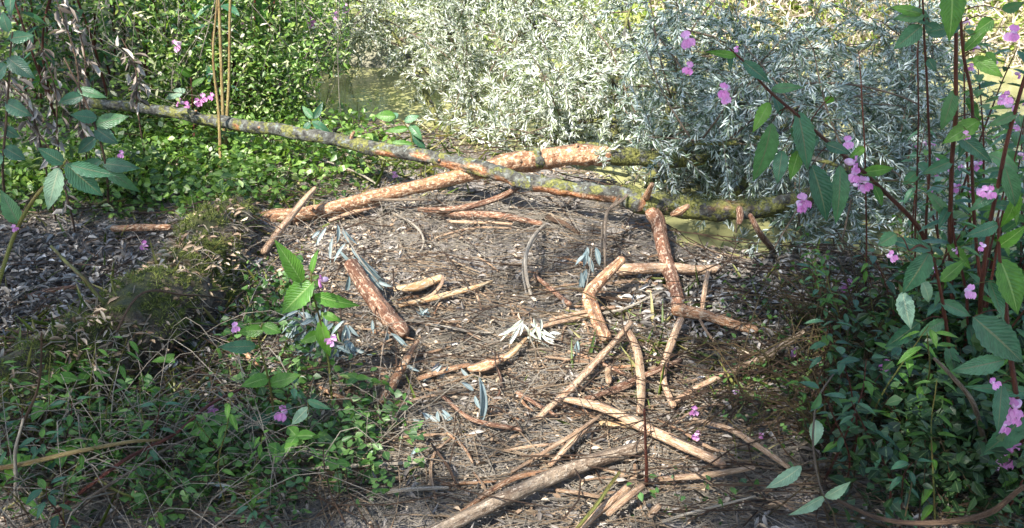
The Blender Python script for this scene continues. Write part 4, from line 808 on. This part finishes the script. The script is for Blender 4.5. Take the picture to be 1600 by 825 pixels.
for k in range(30):
    px = random.uniform(1250, 1640); py = random.uniform(560, 840); p_ = G(px, py)
    put(random.choice((3, 4)), p_[0], p_[1], 'small leafy balsam seedling in the dark lower right undergrowth', 'seedlings at lower right', random.uniform(.45, .8))
for k in range(26):
    px = random.uniform(-20, 520); py = random.uniform(660, 850); p_ = G(px, py)
    put(random.choice((3, 4)), p_[0], p_[1], 'small leafy seedling among creeping plants at lower left', 'seedlings at lower left', random.uniform(.3, .6))
for k in range(22):
    px = random.uniform(1270, 1430); py = random.uniform(445, 590); p_ = G(px, py)
    put(random.choice((3, 4)), p_[0], p_[1], 'small balsam growing in the shade between the pond bank and the pale dangling leaves', 'small balsams on the right bank', random.uniform(.35, .6))
for o in list(PROT.values()):
    if 'used' in o: del o['used']

# clover/nettle-like three-leaf plants at lower left (individually visible)
for (x, y, s_) in [(150, 570, .05), (120, 625, .06), (100, 650, .06), (150, 640, .05), (110, 770, .05), (45, 790, .06), (270, 620, .04), (330, 740, .045), (355, 720, .04), (470, 745, .05), (445, 770, .045), (530, 790, .04), (560, 650, .04), (80, 700, .05)]:
    p_ = G(x, y, 0); root = empty('creeping_plant', p_, 'three-leafed green creeping plant on the lower left ground', 'plant', 'three-leafed plants at lower left')
    top = p_ + [0, 0, .12]; stem_part(root, [p_ - [0, 0, .01], (p_ + top) / 2 + [.005, 0, 0], top], [.0015, .0013, .001], 'green_stem', sides=5)
    a0 = random.random() * 6.28
    for q in range(3):
        a = a0 + q * 2.1; leaf_obj(root, top, top + np.array((math.cos(a), math.sin(a), random.uniform(-.2, .3))) * s_, s_ * .7, 'balsam_b', (0, -.3, 1))

# ------------------------------------------------------------------ thicket mass on the left bank
def blob(n, boxes):
    """points in slanted volumes: (px0, px1, py0, py1, Y0, Y1, n share)"""
    out = []
    for (x0, x1, y0, y1, Y0, Y1, sh_) in boxes:
        m_ = int(n * sh_); x = rng.uniform(x0, x1, m_); y = rng.uniform(y0, y1, m_); Y = rng.uniform(Y0, Y1, m_) 
        a = (x - 800) / F; b = (412.5 - y) / F; dy = CP + b * SP; dz = -SP + b * CP; t_ = Y / dy
        Q = np.stack([a * t_, Y, CAM_H + dz * t_], 1); k = Q[:, 2] > H(Q[:, 0], Q[:, 1]); out.append(Q[k])
    return np.concatenate(out)
P = blob(22000, [(-80, 260, -60, 190, 4.7, 6.0, .25), (-80, 240, 150, 240, 4.6, 5.0, .06), (-80, 240, 225, 335, 3.8, 4.35, .14), (200, 480, -60, 175, 4.75, 6.4, .32), (380, 545, -60, 110, 5.3, 7, .15)]); n = len(P)
k = n1(P[:, 0], P[:, 2], 6., 1.) + .5 * n1(P[:, 1], P[:, 2], 9., 2.) > -.5; P = P[k]; n = len(P)
stuff_obj('thicket_leaves', scatter(T_LANCE, P, rdir(n, -.2, .6), rdir(n, 1., .7) + np.array((0, -.4, 0)), rng.uniform(.02, .065, n), rng.uniform(.010, .022, n)), M['leaf_thick'], None, 'dense green thicket leaves on the bank at upper left', 'thicket')
P = blob(6500, [(230, 545, -60, 120, 4.75, 6.0, .7), (250, 500, 60, 190, 4.7, 5.2, .3)]); n = len(P)
stuff_obj('thicket_leaves', scatter(T_LANCE, P, rdir(n, -.2, .6), rdir(n, 1., .7) + np.array((0, -.6, 0)), rng.uniform(.015, .045, n), rng.uniform(.008, .018, n)), M['leaf_sun'], None, 'small sunlit yellow-green leaves over the upper left thicket', 'thicket')
def fine_stalks(n, boxes, L, matk, lab):
    P = blob(n, boxes); m_ = len(P); d = rdir(m_, 1.6, .7); s_ = np.linspace(0, 1, 5)[None, :, None]; Lq = rng.uniform(*L, m_)[:, None, None]
    c = P[:, None] + d[:, None] * Lq * s_ + rng.normal(size=(m_, 1, 3)) * .06 * s_ ** 2
    return stuff_obj('thicket_stalks', fast_tubes(c, rng.uniform(.0012, .003, m_), 4), M[matk], None, lab, 'stalks')
fine_stalks(260, [(-40, 540, 40, 230, 4.6, 5.6, 1.)], (.2, .8), 'straw', 'thin pale dry stalks standing among the upper left thicket')
# dead hanging stems at upper left
for (x0, y0, x1, y1, Y, lb) in [(85, -10, 128, 200, 3.9, 'dead stem hanging from the top edge with the longest withered tassel, upper left'), (112, 10, 132, 190, 4.0, 'dead leafy stem just left of the lichen branch tip'), (60, 60, 90, 230, 3.9, 'dead leafy stem left of the longest withered tassel'), (40, 180, 110, 330, 3.6, 'lowest dead leafy stem, slanting behind the large blue-green leaves at left'), (0, 120, 60, 210, 3.7, 'dead leafy stem slanting in from the left edge'), (190, 60, 215, 170, 4.2, 'dead leafy stem standing behind the tip of the lichen branch')]:
    p0 = at(x0, y0, Y); p1 = at(x1, y1, Y - .1); root = empty('dead_stem', p1 * [1, 1, 0] + [0, 0, float(H(p1[0], p1[1]))], lb, 'plant', 'dead leafy stems at upper left')
    Pc = [np.array((p1[0], p1[1], float(H(p1[0], p1[1])))), p1, (p0 + p1) / 2 + [.03, 0, .02], p0]
    stem_part(root, Pc, [.004, .004, .003, .002], 'brown_stem', sides=6)
    C = spline(Pc[1:], 60); m_ = 46; kk = rng.integers(0, 60, m_)
    o = stuff_obj('withered_leaves', scatter(T_LIT, C[kk] + rng.normal(size=(m_, 3)) * .015, rdir(m_, -1.2, .4), rdir(m_), rng.uniform(.03, .07, m_), rng.uniform(.006, .013, m_)), M['dead_leaf'], root)
# tall dry ochre stems
for lab, pth, r in [('tallest ochre dry stem, left of the three, rising behind the lichen branch', [(345, 285, 4.25), (342, 180, 4.3), (333, 90, 4.3), (338, 15, 4.3), (340, -25, 4.3)], [2.6, 2.4, 2.0, 1.4]),
                    ('yellowish dry stem in the middle of the three behind the lichen branch', [(350, 200, 4.5), (346, 110, 4.5), (343, 25, 4.5), (340, -30, 4.5)], [3, 3, 2.5]),
                    ('dry orange-brown stem, right of the three behind the lichen branch', [(355, 195, 4.6), (358, 120, 4.6), (359, 30, 4.6), (361, -35, 4.6)], [3, 3, 2.2])]:
    pts = pxpath(pth); g0 = np.array((pts[0][0], pts[0][1], float(H(pts[0][0], pts[0][1])) - .01)); pts = [g0] + pts if pts[0][2] > g0[2] + .03 else pts
    V, Fc, uv, pk = tube(pts, [rad(r[min(i, len(r) - 1)], p_) for i, p_ in enumerate(pts)], sides=8, step=.03, amp=.1)
    tag(own('dry_stem', V, Fc, M['dry_stem'], None, uv), lab, 'stem')

# ------------------------------------------------------------------ willow boughs behind the log
def bough(label, path, matk, nsub=9, ntw=11, nl=30, spread=.45, rlimb=.02, down=.3):
    P = [at(*q) for q in path]; root = empty('willow_bough', P[0], label, 'willow')
    V, Fc, uv, pk = tube(P, np.linspace(rlimb, .005, len(P)), sides=8, step=.05, amp=.12, taper=False, wob=.01)
    own('limb', V, Fc, M['moss_bark'], root, uv, {'peel': pk * 0})
    C = spline(P, 100); subs = []; tw = []
    for s_ in range(nsub):
        i = int(99 * (.12 + .88 * (s_ + random.random()) / nsub)) if s_ else 99; i = min(i, 99)
        d = Vector(rdir(1, .25, .8)[0]); d.y *= .7; L = random.uniform(.35, .75) * spread / .45
        c = [Vector(C[i])]
        for q in range(5): d = (d + Vector((0, 0, -.10)) + Vector(rng.normal(size=3) * .12)).normalized(); c.append(c[-1] + d * L / 5)
        e = pix(c[-1]); e2 = pix(c[3])
        if all(((a_[0] - 572) / 110) ** 2 + ((a_[1] - 178) / 70) ** 2 > 1 and not (a_[1] > 262 and a_[0] < 985) for a_ in (e, e2)): subs.append([tuple(v) for v in c])
    for c in subs:
        for s_ in range(ntw):
            f = random.uniform(.1, 1) * 4.99; i = int(f); b = Vector(c[i]).lerp(Vector(c[i + 1]), f - i)
            d = Vector(rdir(1, .0, .8)[0]); L = random.uniform(.18, .42); q_ = [b]
            for q in range(4): d = (d + Vector((0, 0, -down)) * .5 + Vector(rng.normal(size=3) * .1)).normalized(); q_.append(q_[-1] + d * L / 4)
            e = pix(q_[-1])
            if ((e[0] - 572) / 62) ** 2 + ((e[1] - 178) / 38) ** 2 > 1 and not (e[1] > 262 and e[0] < 985): tw.append([tuple(v) for v in q_])
    subs = np.array(subs); tw = np.array(tw)
    stuff_obj('twigs', tuple(np.concatenate(z) if i_ != 1 else np.vstack([z[0], z[1] + nV]) for i_, z, nV in ((0, (a_[0], b_[0]), 0), (1, (a_[1], b_[1]), len(a_[0])), (2, (a_[2], b_[2]), 0))) if False else _cat(fast_tubes(subs, np.full(len(subs), .005), 4), fast_tubes(tw, np.full(len(tw), .0018), 4)), M['grey_wood'], root)
    m_ = len(tw) * int(nl * 2.3); ti = np.repeat(np.arange(len(tw)), int(nl * 2.3)); f = rng.uniform(.1, 4., m_) * .999; i = f.astype(int); fr = (f - i)[:, None]
    B_ = tw[ti, i] * (1 - fr) + tw[ti, i + 1] * fr; ax = tw[ti, i + 1] - tw[ti, i]; ax /= np.linalg.norm(ax, axis=1, keepdims=True) + 1e-9
    D = ax * .9 + rdir(m_) * .75
    stuff_obj('leaves', scatter(T_WIL, B_, D, rdir(m_, .6, 1.), rng.uniform(.022, .05, m_), rng.uniform(.004, .0070, m_)), M[matk], root)
def _cat(a, b):
    return np.concatenate([a[0], b[0]]), np.vstack([a[1], b[1] + len(a[0])]), np.concatenate([a[2], b[2]])
BG = [
 ('silver willow bough arching up from the mossy end of the big log', [(1045, 250, 4.15), (1100, 215, 4.4), (1180, 185, 4.6), (1270, 165, 4.8)], 'willow_shade', 11),
 ('shaded willow bough rising right from the mossy trunk end', [(1215, 322, 3.6), (1290, 290, 3.9), (1370, 240, 4.1), (1430, 190, 4.3)], 'willow_shade', 10),
 ('willow bough rising behind the trunk fork to the upper pink flowers', [(1010, 300, 4.2), (1040, 200, 4.5), (1060, 110, 4.8), (1070, 40, 5.0)], 'willow_shade', 10),
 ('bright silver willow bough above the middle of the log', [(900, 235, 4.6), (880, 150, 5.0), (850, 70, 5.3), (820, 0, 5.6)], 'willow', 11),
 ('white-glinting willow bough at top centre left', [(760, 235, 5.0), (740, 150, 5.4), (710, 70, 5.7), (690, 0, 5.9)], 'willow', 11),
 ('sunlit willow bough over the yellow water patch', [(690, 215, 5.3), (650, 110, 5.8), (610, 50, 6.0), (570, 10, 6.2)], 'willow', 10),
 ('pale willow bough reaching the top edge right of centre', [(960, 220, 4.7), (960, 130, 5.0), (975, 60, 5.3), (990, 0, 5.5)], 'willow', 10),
 ('shade-tinted blue-grey willow bough behind the drooping balsam leaves', [(1150, 300, 4.0), (1190, 240, 4.3), (1250, 170, 4.7), (1300, 110, 5.0)], 'willow_shade', 10),
 ('shade-tinted blue-grey willow bough behind the red balsam stems', [(1340, 320, 4.0), (1400, 270, 4.3), (1440, 190, 4.6), (1480, 120, 4.9)], 'willow_shade', 10),
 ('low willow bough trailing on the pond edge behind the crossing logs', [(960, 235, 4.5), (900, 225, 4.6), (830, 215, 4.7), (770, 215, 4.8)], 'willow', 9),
 ('low willow bough in half shade behind the mossy end of the big log', [(1180, 240, 4.4), (1110, 220, 4.5), (1040, 215, 4.6), (980, 215, 4.6)], 'willow_shade', 9),
 ('willow bough lying over the mossy end of the big log', [(1270, 200, 4.1), (1200, 215, 3.95), (1140, 225, 3.9), (1085, 225, 3.95)], 'willow_shade', 6),
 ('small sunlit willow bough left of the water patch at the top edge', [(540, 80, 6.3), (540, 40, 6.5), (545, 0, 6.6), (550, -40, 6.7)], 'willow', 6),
 ('willow bough drooping over the mossy trunk and the pond', [(1200, 215, 4.0), (1240, 235, 3.7), (1280, 250, 3.55), (1330, 270, 3.5)], 'willow_shade', 5),
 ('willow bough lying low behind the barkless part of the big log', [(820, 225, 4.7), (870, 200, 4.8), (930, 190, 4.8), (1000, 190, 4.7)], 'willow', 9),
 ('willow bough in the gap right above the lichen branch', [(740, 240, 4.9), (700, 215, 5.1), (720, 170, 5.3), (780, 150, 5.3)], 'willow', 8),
 ('far willow bough behind the upper right flowers', [(1180, 200, 5.2), (1200, 150, 5.4), (1240, 100, 5.6), (1300, 90, 5.7)], 'willow_shade', 9),
 ('far willow bough at the right behind the slender balsam', [(1390, 200, 5.0), (1410, 150, 5.2), (1440, 110, 5.4), (1480, 100, 5.5)], 'willow_shade', 7),
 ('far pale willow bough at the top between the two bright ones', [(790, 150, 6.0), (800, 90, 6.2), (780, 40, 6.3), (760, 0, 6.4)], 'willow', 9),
 ('far willow bough at top right of centre, half in shade', [(1050, 160, 5.4), (1080, 100, 5.6), (1110, 80, 5.8), (1130, 70, 5.9)], 'willow_shade', 7),
]
for lab, path, mk_, ns in BG: bough(lab, path, mk_, ns)
# long bare whip twigs in the willow
for lab, pth in [('bare pale whip of willow arching right above the shade-tinted blue-grey leaves', [(1250, 130, 3.9), (1330, 132, 3.85), (1400, 148, 3.8), (1440, 165, 3.8)]),
                 ('bare pale whip of willow slanting down among the drooping balsam leaves', [(1240, 160, 3.7), (1280, 190, 3.65), (1330, 215, 3.6)]),
                 ('bare ochre willow whip at the upper centre right', [(1020, 45, 4.2), (1050, 85, 4.15), (1072, 118, 4.1)])]:
    V, Fc, uv, pk = tube(pxpath(pth), [.004, .0045, .004, .003][:len(pth)], sides=6, step=.03, wob=.002)
    tag(own('willow_whip', V, Fc, M['grey_wood'], None, uv), lab, 'twig')

# ------------------------------------------------------------------ wilted silver sprigs in the foreground
def sprig(label, stem, leaves, matk='silver_leaf', h0=.02):
    P = [G(a, b, h) for a, b, h in stem]; root = empty('willow_sprig', P[0], label, 'sprig')
    stem_part(root, P, [.0025] + [.002] * (len(P) - 2) + [.0012], 'straw', 'stem', 6)
    C = spline(P, 40); cp = np.array([pix(c_) for c_ in C]); me = hero_w(matk)
    for (bx, by, tx, ty, wd) in leaves:
        i = int(np.argmin((cp[:, 0] - bx) ** 2 + (cp[:, 1] - by) ** 2)); Y = C[i][1]
        b_ = at(bx, by, Y); t_ = at(tx, ty, Y - .01); t_[2] = max(t_[2], float(H(t_[0], t_[1])) + .004)
        leaf_obj(root, b_, t_, rad(wd, b_) * .85, matk, (random.gauss(0, .9), -.9, random.uniform(-.2, .9)), mesh=me)
T_W2 = leaf_t(8, thin, .3, .12, 0, .2)
def hero_w(matk):
    if ('w', matk) not in HERO:
        me = fast_mesh('leaf', T_W2[0], T_W2[1], T_W2[2]); me.materials.append(M[matk]); HERO[('w', matk)] = me
    return HERO[('w', matk)]
def fan(cx, cy, n_, lo, hi, a0, a1, w_, jx=10, jy=8):
    out = []
    for q in range(n_):
        a = R(random.uniform(a0, a1)); L = random.uniform(lo, hi); bx = cx + random.uniform(-jx, jx); by = cy + random.uniform(-jy, jy)
        out.append((bx, by, bx + L * math.cos(a), by + L * math.sin(a), w_ * random.uniform(.8, 1.2)))
    return out
sprig('wilted silver willow sprig draped over the short reddish branch', [(600, 450, .06), (570, 415, .12), (545, 375, .16), (530, 345, .18)],
      [(510, 355, 492, 385, 7), (540, 360, 560, 385, 7), (527, 350, 528, 380, 7), (548, 385, 590, 430, 9), (555, 395, 600, 440, 9), (565, 415, 605, 450, 10), (560, 410, 575, 440, 9), (550, 400, 580, 445, 8), (540, 380, 520, 410, 7), (575, 430, 600, 455, 8), (590, 440, 612, 448, 7), (520, 370, 515, 415, 8), (530, 390, 560, 420, 8), (545, 430, 540, 470, 8), (560, 430, 575, 455, 7), (535, 355, 545, 380, 6), (500, 360, 487, 372, 6)])
sprig('thick bundle of wilted blue-grey willow leaves beside the young balsam', [(560, 545, .02), (520, 530, .08), (480, 500, .1), (455, 480, .1)],
      fan(495, 515, 44, 20, 50, 20, 150, 9.5, 50, 34) + fan(515, 562, 16, 28, 56, 40, 110, 11, 16, 14) + fan(480, 495, 10, 20, 40, 60, 160, 8, 28, 16))
sprig('single pair of silver leaves hanging just under the short reddish branch', [(606, 510, .05), (603, 525, .06), (602, 532, .05)], [(604, 517, 603, 562, 10), (610, 520, 640, 546, 8), (582, 500, 583, 522, 7)])
sprig('small silver sprig beside the tip of the slim pale stick', [(660, 485, .03), (655, 478, .04), (650, 470, .05)], fan(660, 482, 7, 15, 28, 30, 140, 7, 16, 5))
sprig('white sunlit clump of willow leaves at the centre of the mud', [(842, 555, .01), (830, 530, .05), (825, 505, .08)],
      fan(830, 508, 13, 24, 52, 40, 150, 6.5, 18, 12) + fan(850, 522, 5, 16, 30, 0, 70, 5, 10, 8), 'sunlit_leaf')
sprig('upright blue-grey willow spray, broad hanging leaves, right of the curved red twig', [(745, 665, .0), (750, 630, .07), (748, 590, .15)], [(748, 588, 755, 680, 12), (740, 610, 720, 596, 9), (742, 618, 750, 640, 9), (752, 600, 757, 660, 10), (768, 672, 775, 720, 14), (766, 690, 754, 720, 12), (785, 702, 778, 730, 8), (770, 680, 764, 715, 10)])
sprig('flattened silver sprig left of the upright blue-grey spray, upper one', [(700, 680, .01), (690, 650, .04), (680, 636, .05)], [(684, 642, 688, 674, 12), (686, 645, 712, 660, 9), (660, 645, 678, 685, 11), (670, 648, 690, 680, 9), (645, 655, 680, 670, 12), (650, 660, 676, 684, 10), (690, 640, 712, 665, 8)])
sprig('small silver sprig low on the litter below the flattened one', [(672, 735, .01), (662, 715, .03), (650, 697, .04)], [(648, 698, 662, 730, 10), (650, 700, 640, 725, 7), (662, 720, 668, 740, 7)])
sprig('silver leaf cluster hanging on the mud left of the grey hanging twig', [(912, 470, .01), (920, 425, .08), (925, 385, .14)], fan(925, 392, 8, 14, 28, 60, 150, 8, 16, 8) + [(916, 420, 905, 452, 12), (908, 425, 912, 450, 8)])
sprig('blue-grey leaf pair standing on the mud below the elbow branch', [(902, 575, .0), (901, 555, .03), (900, 535, .06)], [(903, 532, 900, 570, 11), (893, 540, 897, 560, 6), (907, 545, 905, 568, 7)])
sprig('pale leaves caught on the straw by the flat orange bark strip', [(690, 590, .01), (680, 582, .03), (668, 575, .04)], [(628, 565, 658, 582, 8), (690, 570, 660, 600, 9), (700, 572, 680, 600, 8), (720, 575, 740, 600, 8)])
sprig('silver leaves lying in the green plants at lower left', [(330, 775, .02), (345, 765, .05), (352, 755, .06)], [(322, 752, 360, 760, 9), (350, 758, 342, 780, 6), (195, 792, 215, 800, 7), (190, 810, 198, 795, 7)])
px_plant('pale green single leaf on a stalk right of the lower pink flower, left foreground', [gY(478, 675), (480, 650, 2.1), (482, 636, 2.1)], [1.5, 1.4, 1.2], 'green_stem', [(482, 636, 453, 667, 20, b3), (480, 625, 515, 640, 14, b1)], [], 'leafy_shoot')
px_plant('dark broad-leaved shoot standing behind the lichen branch before the water', [(648, 245, 4.4), (644, 225, 4.45), (640, 205, 4.5), (625, 185, 4.5)], [2, 2, 1.8, 1.2], 'green_stem',
   [(618, 182, 585, 180, 20, b2), (620, 185, 612, 175, 14, b1), (640, 200, 600, 205, 12, b2), (640, 195, 660, 215, 16, b1), (642, 210, 668, 232, 16, b1), (632, 190, 655, 180, 14, b1), (645, 225, 600, 222, 12, b2)], [], 'leafy_shoot')
px_plant('dark spiky-leaved shoot leaning on the lichen branch at its upper left third', [(505, 225, 4.2), (495, 210, 4.2), (485, 195, 4.2)], [2, 1.8, 1.2], 'green_stem',
   [(490, 185, 470, 165, 12, b1), (490, 186, 505, 160, 12, b1), (488, 190, 515, 205, 14, b1), (486, 192, 470, 205, 12, b1), (494, 200, 508, 218, 14, b1)], [], 'leafy_shoot')
# fallen blossoms and more shoots dotted about
for (x, y, s_) in [(225, 382, 14), (1322, 446, 22), (1240, 700 - 150, 14), (330, 640, 22), (1150, 615, 14), (1085, 640, 16), (1088, 680, 14), (617, 272, 10), (1465, 638, 14), (1190, 680, 10)]:
    p_ = G(x, y, .05); root = empty('fallen_flower', G(x, y, 0), 'pink balsam blossom lying loose on the ground', 'flower', 'fallen balsam blossoms'); flower_at(root, p_, rad(s_, p_))
    stem_part(root, [G(x, y, 0), (G(x, y, 0) + p_) / 2, p_], [.001, .001, .0008], 'green_stem', sides=5)

# ------------------------------------------------------------------ far bank
def far_pts(n, x0, x1, y0, y1, h, dens=None):
    x = rng.uniform(x0, x1, n); y = rng.uniform(y0, y1, n); z = H(x, y) + rng.uniform(0, 1, n) ** 1.2 * h * (.6 + .5 * n1(x, y, 1.7, 3))
    return np.stack([x, y, z], 1)
P = far_pts(42000, -7, 7, 6.9, 9.4, .9); n = len(P)
stuff_obj('far_bank_scrub', scatter(T_LANCE, P, rdir(n, .2, .8), rdir(n, .6, 1.), rng.uniform(.035, .09, n), rng.uniform(.012, .03, n)), M['leaf_bright'], None, 'sunlit yellow-green scrub on the far bank of the pond', 'scrub')
P = far_pts(14000, 1.0, 4.6, 6.8, 8.6, .8); n = len(P)
stuff_obj('dry_reeds', scatter(T_BLADE, P, rdir(n, .5, .8), rdir(n), rng.uniform(.04, .14, n), rng.uniform(.008, .018, n)), M['reed'], None, 'pale dry pinkish stalks on the far bank at top right', 'reeds')

# ------------------------------------------------------------------ unseen trees added round the camera, leaf clumps placed to cast wanted shade
def shade(px, py):  # wanted shade per picture region, decides where the leaf clumps hang
    d = np.full_like(px, .02)
    d = np.maximum(d, .98 * (1 - ss(200, 340, px)) * (py < 330))
    d = np.maximum(d, .5 * (1 - ss(130, 230, px)) * (py >= 330)); d = np.maximum(d, .98 * (1 - ss(120, 200, px)) * (py < 480))
    d = np.maximum(d, .9 * (1 - ss(420, 620, px)) * ss(450, 560, py))
    d = np.maximum(d, .9 * ss(980, 1120, px) * ss(60, 130, py))
    d = np.maximum(d, .3 * ss(680, 780, py))
    d = np.maximum(d, .75 * bl(px, py, 850, 400, 170, 55))
    return np.where((px < -300) | (px > 1900) | (py < -100) | (py > 950), .5, d)
cl = []
while len(cl) < 640:
    m_ = 4000; g_ = np.stack([rng.uniform(-5, 5, m_), rng.uniform(1., 8.2, m_), rng.uniform(.0, .6, m_)], 1)
    px, py = pix((g_[:, 0], g_[:, 1], g_[:, 2] * .5))
    keep = rng.random(m_) < shade(px, py) ** 1.8
    hgt = rng.uniform(5.2, 8.6, m_); t_ = (hgt - g_[:, 2]) / SUN.z
    Q = g_ + np.array(SUN)[None] * t_[:, None]; cl += list(Q[keep][:100])
cl = np.array(cl[:640])
trees = [('shade_tree', 'unseen tree added at the left, foliage placed to shade the path', (-7.2, -.8)), ('shade_tree', 'unseen tree added behind the viewer, foliage placed to cast shade', (-2.0, -2.6)), ('shade_tree', 'unseen tree added on the right bank, foliage placed to cast shade', (2.6, -2.2))]
tp = np.array([t_[2] for t_ in trees]); own_ = np.argmin(((cl[:, None, :2] - tp[None]) ** 2).sum(-1), 1)
for ti, (nm_, lab, (x, y)) in enumerate(trees):
    root = empty(nm_, (x, y, float(H(x, y))), lab, 'tree'); z0 = float(H(x, y)); top = np.array((x + .5, y + .6, 8.4))
    V, Fc, uv, pk = tube([(x, y, z0 - .1), (x + .1, y, 2.5), (x + .2, y + .3, 5), top], [.2, .16, .12, .05], sides=14, step=.15, amp=.1, freq=2, wob=.03); own('trunk', V, Fc, M['bark'], root, uv)
    mine = cl[own_ == ti]
    if not len(mine): continue
    sel = mine[rng.choice(len(mine), min(9, len(mine)), replace=False)]; limbs = []
    for s_ in sel:
        f = random.uniform(.45, .9); b = np.array((x + .2, y + .3, 0)) * 1. ; b[2] = z0 + 8.2 * f * .8
        c = [b, b * .6 + s_ * .4 + [0, 0, .4], b * .25 + s_ * .75 + [0, 0, .3], s_]; limbs.append(spline(c, 12))
        V, Fc, uv, pk = tube(c, [.06, .04, .025, .01], sides=7, step=.2, amp=.1, wob=.03); own('limb', V, Fc, M['bark'], root, uv)
    L_ = np.concatenate(limbs); nb = np.argmin(((mine[:, None] - L_[None]) ** 2).sum(-1), 1)
    s4 = np.linspace(0, 1, 4)[None, :, None]; cur = L_[nb][:, None] * (1 - s4) + mine[:, None] * s4
    stuff_obj('twigs', fast_tubes(cur, np.full(len(mine), .010), 4), M['bark'], root)
    m_ = len(mine) * 46; c_ = np.repeat(mine, 46, 0) + rng.normal(size=(m_, 3)) * .13
    stuff_obj('shade_crown', scatter(T_OV, c_, rdir(m_), rdir(m_, 1., .8), rng.uniform(.06, .1, m_), rng.uniform(.05, .08, m_)), M['leaf_dark'], root)
